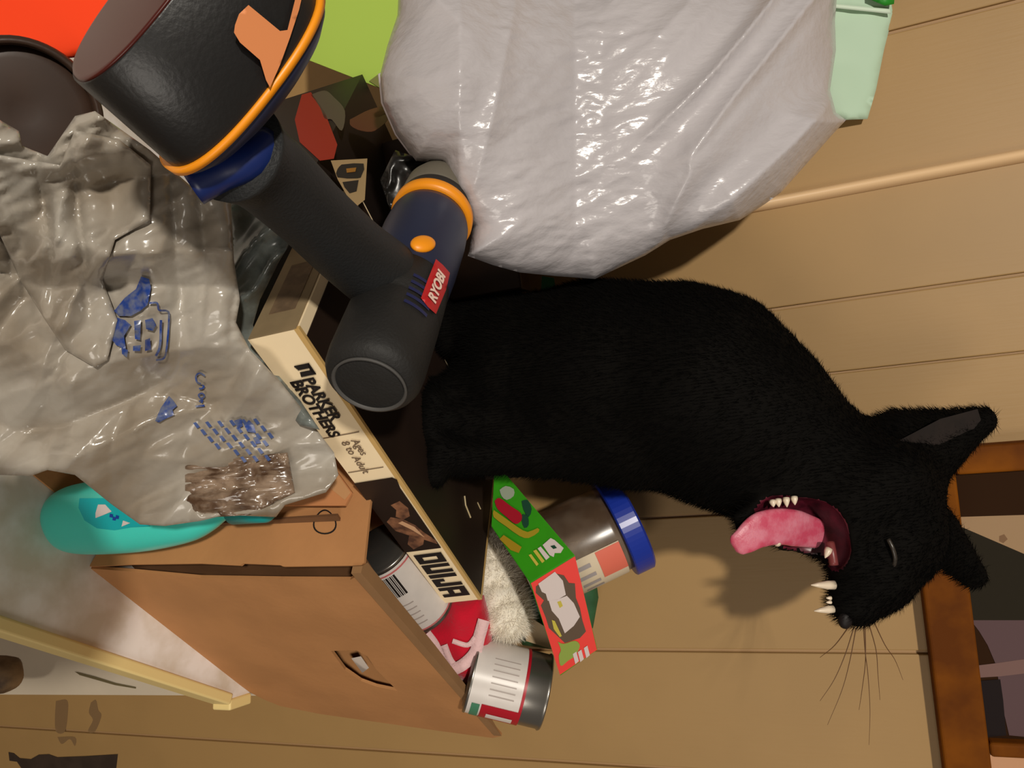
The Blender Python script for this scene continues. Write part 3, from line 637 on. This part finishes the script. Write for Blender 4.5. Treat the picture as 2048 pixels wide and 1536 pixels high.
# ------------------------------------------------------------------ brown tub and orange cloth (front left)
M_brown = mat('brown_plastic', (62, 44, 34), .38, .5, var=.2, vscale=20)
tc_ = P(52, 222, .56)
tu = thing('brown_tub', 'rounded dark brown tub behind the grey shopping bag under the orange cloth', 'tub', tc_)
tu.location.z = .9
tf = nrm(tc_-CAM+np.array([.0, .0, -.1]))
obj('tub_body', *lathe(tc_+tf*.10, tc_, [(0, .044), (.5, .048), (.85, .050), (.9, .049), (.92, .044), (.93, .038), (.90, .01)], 56), M_brown, tu, smooth=True)
obj('tub_rim', *lathe(tc_+tf*.014, tc_-tf*.003, [(0, .050), (.1, .0525), (.8, .0525), (1, .050), (1, .047), (.6, .046)], 56, caps=False), M_brown, tu, smooth=True)
oc = thing('orange_cloth', 'bright orange cloth lying left of the drill battery', 'cloth', P(100, 20, .66)); oc.location.z = 1.0
soft('cloth', [(-80, -80), (330, -80), (300, 0), (240, 60), (200, 110), (100, 120), (-80, 160)], lambda x, y: .60+.006*ridge(x/150+y/90, y/120, 5)**2, mat('orange_fabric', (255, 72, 30), .8, .2, bump=.2, bscale=40), oc, step=10)

# lime folder
lf = thing('lime_folder', 'flat lime green folder standing behind the drill and white bag', 'folder', P(700, 60, .98))
lp_ = [(608, -90), (612, 118), (755, 174), (762, 168), (840, 60), (840, -90)]
obj('cover', *prism([PN(x, y, P(700, 60, 1.02), nrm([.25, -1, .12])) for x, y in lp_], (0, .004, 0)), mat('lime_card', (176, 208, 86), .6), lf)
obj('edge_binding', *prism([PN(x, y, P(700, 60, 1.018), nrm([.25, -1, .12])) for x, y in [(738, 162), (760, 176), (775, 150), (768, 140)]], (0, .003, 0)), mat('olive_edge', (128, 130, 66), .6), lf)
# dark crate supporting the white bag
cr = thing('wooden_crate', 'dark brown wooden crate under the white bag behind the cat', 'crate', (-.17, .85, ZT))
M_cr8 = mat('dark_wood', (58, 36, 18), .5, .4, var=.4, vscale=14)
for x0 in (-.36, -.24, -.12, .0): bevel(obj('board', *box((x0, .93, ZT), (x0+.117, .965, 1.262)), M_cr8, cr), .003)
obj('frame', *box((-.37, .966, ZT), (.13, .978, 1.25)), M_cr8, cr)
obj('corner_strip', *tube([P(955, 545, 1.04), P(975, 585, 1.04), P(985, 640, 1.04)], .004, 8), mat('tan_strip', (150, 118, 70), .5), cr)
obj('green_tag', *prism([P(1084, 552, .99), P(1108, 556, .99), P(1112, 582, .99), P(1082, 586, .99)], FW*.003), mat('green_tag', (30, 92, 50), .4), cr)

# ------------------------------------------------------------------ white bag
M_wbag = mat('white_film', (190, 185, 188), .26, .5, var=.05, vscale=8, bump=.8, bscale=70, bstretch=(1.5, 1.0, .7), coat=.15, bdist=.002)
wo = [(800, -80), (795, 30), (775, 90), (760, 150), (765, 205), (792, 268), (832, 322), (862, 324), (884, 327), (905, 380), (945, 452), (936, 512), (985, 530), (1040, 545), (1110, 552), (1190, 558), (1245, 532), (1290, 511), (1340, 480), (1405, 458), (1480, 440), (1530, 408), (1562, 385), (1620, 320), (1664, 270), (1692, 240), (1672, 225), (1660, 180), (1672, 100), (1670, 40), (1680, -80)]
def wdepth(x, y):
    b = .87-.075*np.clip((1150-x)/230, 0, 1)+.00004*(x-1200)
    xx = x+50*vnoise(x/240, y/240, 21)
    ln = (xx*.78+y*.62)   # folds run from the upper right to the lower left of the bag
    r = (.020*ridge(ln/62, y/700-x/1300, 22)**1.6+.022*ridge(ln/150+3, y/900-x/1300, 29)**2)*np.clip((x-1180)/200, .12, 1)+.014*ridge(x/90+y/500, y/600, 23)**2*np.clip((1150-x)/250, 0, 1)
    mid = np.exp(-((x-1130)/190.)**2)
    e = mid*(.006*facet(x/46, y/38, 24)+.0014*facet(x/22, y/16, 26)+.0022*vnoise(x/24, y/10, 28))+.0018*facet(x/40, y/50, 27)
    return b-r+e-.012*vnoise(x/200, y/200, 25)
wb = thing('white_bag', 'large puffy white plastic bag hanging upper left beside the cat', 'bag', P(1200, 200, .85)); wb.location.z = 1.25
blob('bag_skin', wo, wdepth, .095, M_wbag, wb, step=5, edge=230, back=.06)
soft('bag_hem', [(756, 148), (772, 140), (792, 200), (822, 262), (868, 310), (886, 328), (830, 324), (790, 270), (762, 206)], lambda x, y: .80+0*x, mat('white_film_hem', (216, 208, 214), .3), wb, step=7, edge=12, thick=.004)
# mint packet + green corner
mc = thing('mint_packet', 'pale mint paper packet sticking out behind the white bag', 'packet', P(1715, 120, .86))
soft('packet', [(1640, -80), (1640, 225), (1690, 240), (1735, 238), (1752, 180), (1768, 100), (1787, 24), (1770, -80)], lambda x, y: .93+.004*ridge(x/60, y/90, 7), mat('mint_paper', (182, 208, 182), .6), mc, step=12, edge=14, thick=.005)
soft('fold_line', [(1650, 6), (1780, 18), (1782, 28), (1650, 14)], lambda x, y: .921+0*x, mat('mint_light', (208, 226, 204), .5), mc, step=12, edge=6, thick=.002)
soft('green_corner', [(1735, -60), (1738, -2), (1770, 12), (1788, 8), (1795, -60)], lambda x, y: .917+0*x, mat('green_film', (40, 140, 40), .4), mc, step=12, edge=8, thick=.003)
# black crumpled plastic between chuck and white bag
bk = thing('black_plastic_bag', 'small piece of crumpled black plastic bag above the drill chuck', 'bag', P(850, 350, .86)); bk.location.z = 1.15
soft('film', [(790, 300), (850, 320), (895, 335), (930, 400), (920, 440), (820, 400), (780, 420), (760, 360)], lambda x, y: .80-.012*ridge(x/40, y/30, 8)**2, mat('black_film', (26, 24, 22), .3, .5), bk, step=7)

# ------------------------------------------------------------------ cordless drill
M_nv = mat('navy_plastic', (32, 38, 62), .42, .5); M_rub = mat('black_rubber', (34, 33, 32), .62, .35, bump=.25, bscale=400, var=.15, vscale=40)
M_blk = mat('black_plastic', (26, 25, 25), .36, .5, bump=.1, bscale=300); M_or = mat('yellow_orange_plastic', (244, 150, 20), .4, .5)
dd = thing('cordless_drill', 'navy and black cordless drill with yellow collar and red badge lying on its side', 'drill', P(600, 400, .60)); dd.location.z = 1.19
mc0, mc1 = P(742, 762, .585), P(868, 425, .745)
obj('motor_housing', *lathe(mc0, mc1, [(-.02, .008), (-.02, .024), (-.012, .031), (.0, .036), (.03, .0392), (.08, .0402), (.30, .0400), (.31, .0388), (.325, .0388), (.335, .0398), (.5, .039)], 56), M_rub, dd, smooth=True)
obj('end_cap_ring', *lathe(mc0, mc1, [(-.014, .0295), (-.024, .0305), (-.026, .0285), (-.014, .0275)], 48, caps=False), mat('cap_grey', (74, 72, 70), .6), dd, smooth=True)
obj('gear_housing', *lathe(mc0, mc1, [(.48, .0375), (.5, .0392), (.62, .0405), (.8, .0405), (.90, .039), (.93, .037)], 56), M_nv, dd, smooth=True)
obj('collar', *lathe(mc0, mc1, [(.94, .0375), (.95, .041), (.99, .0405), (1.01, .037)], 56), M_or, dd, smooth=True)
obj('torque_ring', *lathe(mc0, mc1, [(1.0, .036), (1.01, .0375), (1.05, .037), (1.07, .034)], 56), mat('dark_ring', (40, 36, 34), .5), dd, smooth=True)
obj('chuck', *lathe(mc0, mc1, [(1.03, .036), (1.06, .038), (1.14, .037), (1.22, .030), (1.26, .018), (1.27, .006)], 56), mat('grey_chuck', (104, 98, 86), .5, .4), dd, smooth=True)
axd = nrm(mc1-mc0); vd = nrm(CAM-(mc0+mc1)/2)
va = nrm(vd-axd*(vd@axd)); vb = np.cross(axd, va); sd = 1 if vb@UP > 0 else -1
def dpatch(nm, s0, s1, a0, a1, mt, r=.0408, off=.0006, n=8): cyl_patch(nm, mc0, mc1, r, s0, s1, min(sd*a0, sd*a1), max(sd*a0, sd*a1), mt, dd, n, off=off, ref=vd)
for i in range(5):
    dpatch('vent_slot', .235+.035*i, .25+.035*i, .05, .62, mat('navy_vent', (28, 34, 76), .4), r=.0401, off=.001)
# badge and yellow button placed on the housing by ray
def on_cyl(ix, iy, r):
    v = ray(ix, iy); w0 = CAM-mc0; a = v-axd*(v@axd); b = w0-axd*(w0@axd); A = a@a; B = 2*a@b; Cc = b@b-r*r; D = max(B*B-4*A*Cc, 0)
    return CAM+v*((-B-math.sqrt(D))/(2*A))
def cdecal(nm, px, r, mt, lift=.0004):
    V_, F_, _ = trimesh(px, [], 6); A = np.array([on_cyl(x, y, r+lift) for x, y in V_]); return obj(nm, A, [tuple(int(i) for i in f) for f in F_], mt, dd, smooth=True)
cdecal('badge', [(872, 518), (886, 530), (900, 546), (892, 580), (872, 628), (856, 614), (842, 596), (856, 558)], .0405, mat('badge_red', (182, 30, 34), .4), .001)
ca = on_cyl(862, 607, .0425); cbv = on_cyl(882, 545, .0425); nn = nrm(np.cross(cbv-ca, axd)); 
tx = nrm(on_cyl(884, 540, .0425)-on_cyl(862, 600, .0425)); rad_n = nrm((ca+cbv)/2-(mc0+axd*(((ca+cbv)/2-mc0)@axd)))
ty = nrm(np.cross(rad_n, tx))
text_on('badge_name', 'RYOBI', on_cyl(868, 609, .0425), tx, ty, .0135, mat('badge_white', (236, 206, 190), .5), dd, off=.0014, bold=.0004)
bcn = on_cyl(846, 488, .0405); rn = nrm(bcn-(mc0+axd*((bcn-mc0)@axd)))
sv, sf = sphere_vf((0, 0, 0), 1, 12); a_, b_ = axd, np.cross(axd, rn)
a2 = nrm(a_*.8+b_*.6); b2_ = np.cross(a2, rn)
obj('selector_button', bcn+np.outer(sv[:, 0]*.013, a2)+np.outer(sv[:, 1]*.009, b2_)+np.outer(sv[:, 2]*.005, rn), sf, M_or, dd, smooth=True)
# grip
gpts = catmull([P(470, 300, .465), P(540, 350, .50), P(620, 425, .545), P(700, 500, .60), P(775, 560, .65)], 6)
nG = len(gpts); gr = [np.interp(i/(nG-1), [0, .15, .5, .8, 1], [.034, .029, .028, .031, .034]) for i in range(nG)]
obj('grip', *tube(gpts, gr, 28), mat('grip_rubber', (31, 32, 33), .6, .35, bump=.3, bscale=420), dd, smooth=True)
# battery
bA = P(478, 150, .435); bB = P(292, -22, .385)     # joint end, outer end
axb = nrm(bA-bB); wide = nrm(P(600, -20, .43)-P(335, 338, .43)); wide = nrm(wide-axb*(wide@axb)); thin = np.cross(axb, wide)
kx = dict(axes=(wide, thin), sx=.96, sy=.56, pw=.85)
obj('battery_pack', *lathe(bB, bA, [(0, .061), (.02, .063), (.97, .069), (1, .069)], 64, **kx), M_blk, dd, smooth=True)
obj('battery_base', *lathe(bB, bA, [(-.012, .058), (-.01, .0605), (.01, .062)], 64, **kx), mat('maroon_reflection', (70, 22, 16), .3, .5), dd, smooth=True)  # orange reflection put into the underside's maroon colour
obj('yellow_band', *lathe(bB, bA, [(.985, .070), (.985, .0725), (1.055, .0725), (1.055, .068)], 64, **kx), M_or, dd, smooth=True)
obj('drill_foot', *lathe(bB, bA, [(1.04, .0695), (1.12, .068), (1.2, .060), (1.28, .045), (1.34, .028)], 64, **kx), M_nv, dd, smooth=True)
def on_bat(ix, iy, lift=.001):
    # intersection with the oval pack
    v = ray(ix, iy); w0 = CAM-bB; a = np.array([v@wide/.0672, v@thin/(.070*.56)]); b = np.array([w0@wide/.0672, w0@thin/(.070*.56)])
    A = a@a; B = 2*a@b; D = max(B*B-4*A*(b@b-1), 0); return CAM+v*((-B-math.sqrt(D))/(2*A)-lift)
V_, F_, _ = trimesh([(470, 50), (478, 28), (497, 10), (560, 62), (575, 60), (600, -40), (612, -40), (598, 20), (580, 75), (560, 130), (540, 175), (532, 160), (520, 120), (480, 85), (468, 65)], [], 8)
obj('latch_panel', np.array([on_bat(x, y, .004) for x, y in V_]), [tuple(int(i) for i in f) for f in F_], mat('latch_lit_peach', (222, 140, 88), .5), dd, smooth=True)  # peach puts the bright light on the yellow clip into its colour
lt0 = P(385, 375, .452); lt1 = P(540, 285, .468)
obj('latch', *tube(catmull([lt0, P(440, 345, .455), P(500, 320, .458), lt1], 4), .0115, 14), mat('navy_latch', (18, 36, 92), .35, .5), dd, smooth=True)

# ------------------------------------------------------------------ the cat
def px2m(r, d): return r*d/F
prims = []   # (kind, a, ra, b, rb, k)
def cone(a, b, k=.012): prims.append((P(a[0], a[1], a[2]), a[3]*a[2]/F, P(b[0], b[1], b[2]), b[3]*b[2]/F, k))
# body
cone((1040, 745, .92, 118), (1200, 757, .90, 160), .02)
cone((1200, 757, .90, 162), (1400, 790, .865, 196), .03)
cone((1400, 790, .865, 198), (1500, 855, .84, 165), .03)
cone((1500, 855, .84, 165), (1610, 930, .82, 135), .03)
cone((1610, 930, .82, 130), (1745, 985, .80, 118), .02)
cone((1000, 700, .93, 80), (1080, 690, .93, 105), .02)
cone((1180, 640, .92, 78), (1340, 680, .90, 112), .03)
# rump / hind foot / tail root
cone((905, 655, .955, 42), (1010, 660, .94, 70), .02)
cone((885, 615, .96, 22), (900, 680, .95, 30), .012)
# near front leg
cone((1230, 850, .86, 100), (1060, 850, .885, 58), .02)
cone((1060, 850, .885, 56), (905, 835, .895, 40), .012)
cone((868, 800, .885, 26), (862, 860, .88, 32), .01)
# second front leg, nearer the game box edge
cone((1260, 890, .85, 84), (1080, 905, .87, 46), .02)
cone((1080, 905, .87, 44), (920, 912, .88, 38), .012)
cone((885, 900, .875, 34), (868, 950, .868, 26), .01)
# hind leg folded behind
cone((1120, 800, .90, 110), (960, 780, .92, 60), .02); cone((960, 780, .92, 60), (880, 790, .91, 36), .014)
# head
cone((1745, 985, .80, 120), (1765, 1070, .785, 108), .02)
cone((1765, 1060, .785, 104), (1742, 1150, .765, 74), .018)
cone((1742, 1150, .765, 72), (1712, 1205, .755, 46), .012)
cone((1690, 1150, .760, 26), (1686, 1210, .752, 24), .010)      # upper lip line
cone((1765, 960, .765, 80), (1690, 1010, .762, 66), .02)       # near cheek
cone((1690, 1010, .762, 62), (1700, 1110, .752, 44), .016)
cone((1808, 1085, .74, 30), (1790, 1150, .742, 22), .014)        # brow
cone((1832, 930, .795, 62), (1965, 845, .805, 20), .014)        # near ear
cone((1800, 880, .80, 62), (1965, 836, .81, 18), .016)
cone((1862, 1060, .80, 52), (1945, 1150, .815, 26), .014)       # far ear
# lower jaw
cone((1668, 972, .775, 54), (1560, 988, .765, 26), .016)
cone((1560, 988, .765, 22), (1478, 1034, .752, 13), .010)
cone((1600, 955, .80, 60), (1500, 1000, .79, 42), .02)
cone((1665, 1090, .792, 34), (1570, 1084, .775, 14), .012)
cone((1570, 1084, .775, 13), (1484, 1056, .756, 11), .010)
cone((1560, 1040, .795, 36), (1492, 1046, .765, 16), .012)
carve = [(P(1622, 1062, .752), P(1560, 1042, .745), .034, .024), (P(1640, 1090, .752), P(1600, 1075, .745), .028, .02)]
vox = .0033
pp = np.array([q for p in prims for q in (p[0]-p[1]-.01, p[0]+p[1]+.01, p[2]-p[3]-.01, p[2]+p[3]+.01)])
lo = pp.min(0); hi = pp.max(0); N = np.ceil((hi-lo)/vox).astype(int)+1
G = np.stack(np.meshgrid(*[lo[i]+np.arange(N[i])*vox for i in range(3)], indexing='ij'), -1).astype(np.float32)
def conedist(Q, a, ra, b, rb):
    d = b-a; t = np.clip(((Q-a.astype(np.float32))@d.astype(np.float32))/(d@d), 0, 1); 
    return np.linalg.norm(Q-(a+0*d).astype(np.float32)-t[..., None]*d.astype(np.float32), axis=-1)-(ra+(rb-ra)*t)
S = np.full(G.shape[:3], 1.0, np.float32)
for a, ra, b, rb, k in prims:
    m0 = np.minimum(a-ra, b-rb)-.04; m1 = np.maximum(a+ra, b+rb)+.04
    i0_ = np.clip(((m0-lo)/vox).astype(int), 0, N-1); i1_ = np.clip(((m1-lo)/vox).astype(int)+1, 1, N)
    sl = tuple(slice(i0_[i], i1_[i]) for i in range(3))
    D = conedist(G[sl], a, ra, b, rb); s = S[sl]; hh = np.clip(.5+.5*(s-D)/k, 0, 1); S[sl] = s*(1-hh)+D*hh-k*hh*(1-hh)
for a, b, ra, rb in carve:
    D = conedist(G, a, ra, b, rb); k = .006; hh = np.clip(.5-.5*(S+D)/k, 0, 1); S = S*(1-hh)+(-D)*hh+k*hh*(1-hh)
def surface_nets(S, lo, vox):
    ins = S < 0; c = np.zeros(tuple(n-1 for n in S.shape), int)
    for dx in (0, 1):
        for dy in (0, 1):
            for dz in (0, 1): c += ins[dx:S.shape[0]-1+dx, dy:S.shape[1]-1+dy, dz:S.shape[2]-1+dz]
    act = np.argwhere((c > 0) & (c < 8)); idx = -np.ones(c.shape, int); idx[tuple(act.T)] = np.arange(len(act))
    pos = np.zeros((len(act), 3)); cnt = np.zeros(len(act))
    cor = [(x, y, z) for x in (0, 1) for y in (0, 1) for z in (0, 1)]
    for p in cor:
        for ax in range(3):
            if p[ax]: continue
            q = list(p); q[ax] = 1
            s0 = S[tuple((act+np.array(p)).T)]; s1 = S[tuple((act+np.array(q)).T)]; cr_ = (s0 < 0) != (s1 < 0)
            t = np.where(cr_, s0/np.where(cr_, s0-s1, 1), 0); e = np.array(p)[None, :]+t[:, None]*(np.array(q)-np.array(p))[None, :]
            pos[cr_] += e[cr_]; cnt[cr_] += 1
    V = lo+(act+pos/cnt[:, None])*vox; Fs = []
    for ax in range(3):
        s0 = ins[tuple(slice(0, -1) if i == ax else slice(1, -1) for i in range(3))]; s1 = ins[tuple(slice(1, None) if i == ax else slice(1, -1) for i in range(3))]
        E = np.argwhere(s0 != s1); E[:, [i for i in range(3) if i != ax]] += 1
        u_, v_ = [(1, 2), (2, 0), (0, 1)][ax]; du = np.zeros(3, int); du[u_] = 1; dv = np.zeros(3, int); dv[v_] = 1
        qd = np.stack([idx[tuple((E-du-dv).T)], idx[tuple((E-dv).T)], idx[tuple(E.T)], idx[tuple((E-du).T)]], 1); Fs.append(qd)
    Fs = np.vstack(Fs); return V, Fs[(Fs >= 0).all(1)]
CV, CF = surface_nets(S, lo, vox)
mouth = np.zeros(len(CV), bool)
for a, b, ra, rb in carve: mouth |= conedist(CV.astype(np.float32), a, ra, b, rb) < .0022
M_cat = mat('black_fur', (10, 8, 6), .8, .08, sheen=0, var=.3, vscale=25, bump=.5, bscale=160, bstretch=(1, 1, .25))
M_mouth = mat('mouth_lining', (92, 26, 42), .35, .5, var=.3, vscale=70, rgb2=(52, 14, 24))
ct = thing('cat', 'black cat sitting on the game box, yawning wide with its pink tongue out', 'cat', P(880, 860, .90))
body = obj('body', CV, CF.tolist(), [M_cat, M_mouth], ct, smooth=True)
fm = mouth[CF].sum(1) >= 3; body.data.polygons.foreach_set('material_index', fm.astype(np.int32))
# (recalc may reorder nothing: face order is kept by from_pydata/bmesh)
# fur
body.data.update(); nv = len(body.data.vertices); NR = np.zeros(nv*3, np.float32); body.data.vertices.foreach_get('normal', NR); NR = NR.reshape(-1, 3)
co = np.zeros(nv*3, np.float32); body.data.vertices.foreach_get('co', co); co = co.reshape(-1, 3)+np.array(ct.location)
cam_side = True
sel = rng.integers(0, nv, 110000); sel = sel[~mouth[sel]]
lipd = np.min([conedist(co[sel].astype(np.float32), a, ra, b, rb) for a, b, ra, rb in carve], axis=0); sel = sel[lipd > .008]
fl = fuzz('', co[sel], NR[sel].astype(float)*.55, .0075, .0006, None, None, lean=(0, 0, -.6), spread=.3)
tris('fur', fl, mat('fur_strands', (9, 8, 7), .9, .05), ct)
# tongue
M_tng = mat('tongue', (210, 124, 142), .4, .5, sss=.1, var=.15, vscale=60, rgb2=(196, 74, 100), bump=.2, bscale=500)
tg = catmull([P(1660, 1075, .79), P(1615, 1062, .775), P(1565, 1052, .757), P(1520, 1058, .748), P(1488, 1080, .742), P(1466, 1094, .742)], 6)
tr_ = [np.interp(i/(len(tg)-1), [0, .3, .6, .85, .95, 1], [.013, .019, .018, .0125, .011, .006]) for i in range(len(tg))]
R = []; 
for i, p in enumerate(tg):
    d = nrm(tg[min(i+1, len(tg)-1)]-tg[max(i-1, 0)]); a = nrm(np.cross(d, FW)); b = np.cross(d, a); t = np.linspace(0, 2*math.pi, 20, endpoint=False)
    cup = np.abs(np.cos(t))**2*.18
    R.append(p+np.outer(np.cos(t)*tr_[i], a)+np.outer(np.sin(t)*tr_[i]*.42, b)-np.outer(cup*tr_[i], FW))
obj('tongue', *loft(R), M_tng, ct, smooth=True)
M_tooth = mat('tooth', (226, 208, 184), .35, .5)
def tooth(a, b, r, k=None): obj('tooth', *lathe(a, b, [(0, r), (.3, r*.95), (.7, r*.55), (1, r*.1)], 12), M_tooth, ct, smooth=True)
tooth(P(1668, 1170, .748), P(1622, 1170, .742), .0046); tooth(P(1666, 1218, .746), P(1628, 1222, .742), .004)
tooth(P(1662, 1196, .746), P(1652, 1196, .745), .002); tooth(P(1662, 1204, .746), P(1652, 1205, .745), .002)
for x, y, l in ((1556, 1003, 14), (1572, 1000, 18), (1588, 998, 15), (1545, 1006, 10)): tooth(P(x, y-4, .748), P(x+2, y+l*.8, .744), .0036)
tooth(P(1556, 1088, .752), P(1550, 1078, .748), .0035); tooth(P(1658, 1098, .752), P(1650, 1116, .748), .004)
obj('gum_ridge', *tube(catmull([P(1660, 1085, .757), P(1664, 1105, .752), P(1668, 1130, .75)], 4), .0045, 10), mat('gum', (120, 56, 56), .35), ct, smooth=True)
obj('closed_eye', *tube(catmull([P(1776, 1078, .7255), P(1785, 1096, .7225), P(1790, 1116, .7235), P(1787, 1134, .728)], 4), [.0022]*13, 8), mat('eye_rim', (52, 46, 40), .3, .5), ct, smooth=True)
nv_, nf_ = sphere_vf((0, 0, 0), 1, 10)
nc = P(1690, 1240, .742)
obj('nose', nc+np.outer(nv_[:, 0]*.007, UP)+np.outer(nv_[:, 1]*.009, RT)+np.outer(nv_[:, 2]*.006, FW), nf_, mat('nose_leather', (24, 18, 18), .55, .3), ct, smooth=True)
def whisk(pts, d0, d1, r=.00045):
    c = catmull([P(x, y, d0+(d1-d0)*i/(len(pts)-1)) for i, (x, y) in enumerate(pts)], 6); n = len(c)
    obj('whisker', *tube(c, [r*(1-.7*i/n) for i in range(n)], 6), mat('whisker', (96, 66, 40), .5), ct)
for w_ in ([(1727, 1250), (1730, 1300), (1736, 1350), (1740, 1420), (1738, 1490)], [(1708, 1254), (1690, 1310), (1668, 1360), (1640, 1402)], [(1712, 1256), (1700, 1320), (1684, 1380), (1655, 1450)],
           [(1738, 1248), (1752, 1300), (1756, 1350), (1760, 1400)], [(1748, 1244), (1770, 1290), (1790, 1320), (1806, 1360)], [(1730, 1250), (1731, 1320), (1724, 1380), (1718, 1420)], [(1700, 1250), (1670, 1290), (1640, 1315)]):
    whisk(w_, .75, .72, .0006)
# pale inner skin of the near ear
iv = trimesh([(1800, 880), (1880, 838), (1955, 818), (1962, 840), (1915, 900), (1862, 940)], [], 12)
A = Pa(iv[0], .752+.00022*(iv[0][:, 0]-1800)-.0000*iv[0][:, 1])
obj('inner_ear', A, [tuple(int(i) for i in f) for f in iv[1]], mat('ear_skin', (30, 21, 17), .9, var=.3, vscale=60), ct, smooth=True)

# unseen shape added beside the table, below the view's lower edge, to shade it
hm = thing('shadow_blocker', 'tall tapered beige blocker added out of view beside the table to shade it', 'light blocker', (.035, .105, ZF))
obj('blocker_body', *lathe((.035, .105, ZF), (.035, .105, 1.21), [(0, .07), (.01, .085), (.3, .11), (.7, .125), (.9, .12), (.97, .105), (.99, .095), (1, .07)], 48), mat('blocker_beige', (170, 160, 140), .5), hm, smooth=True)
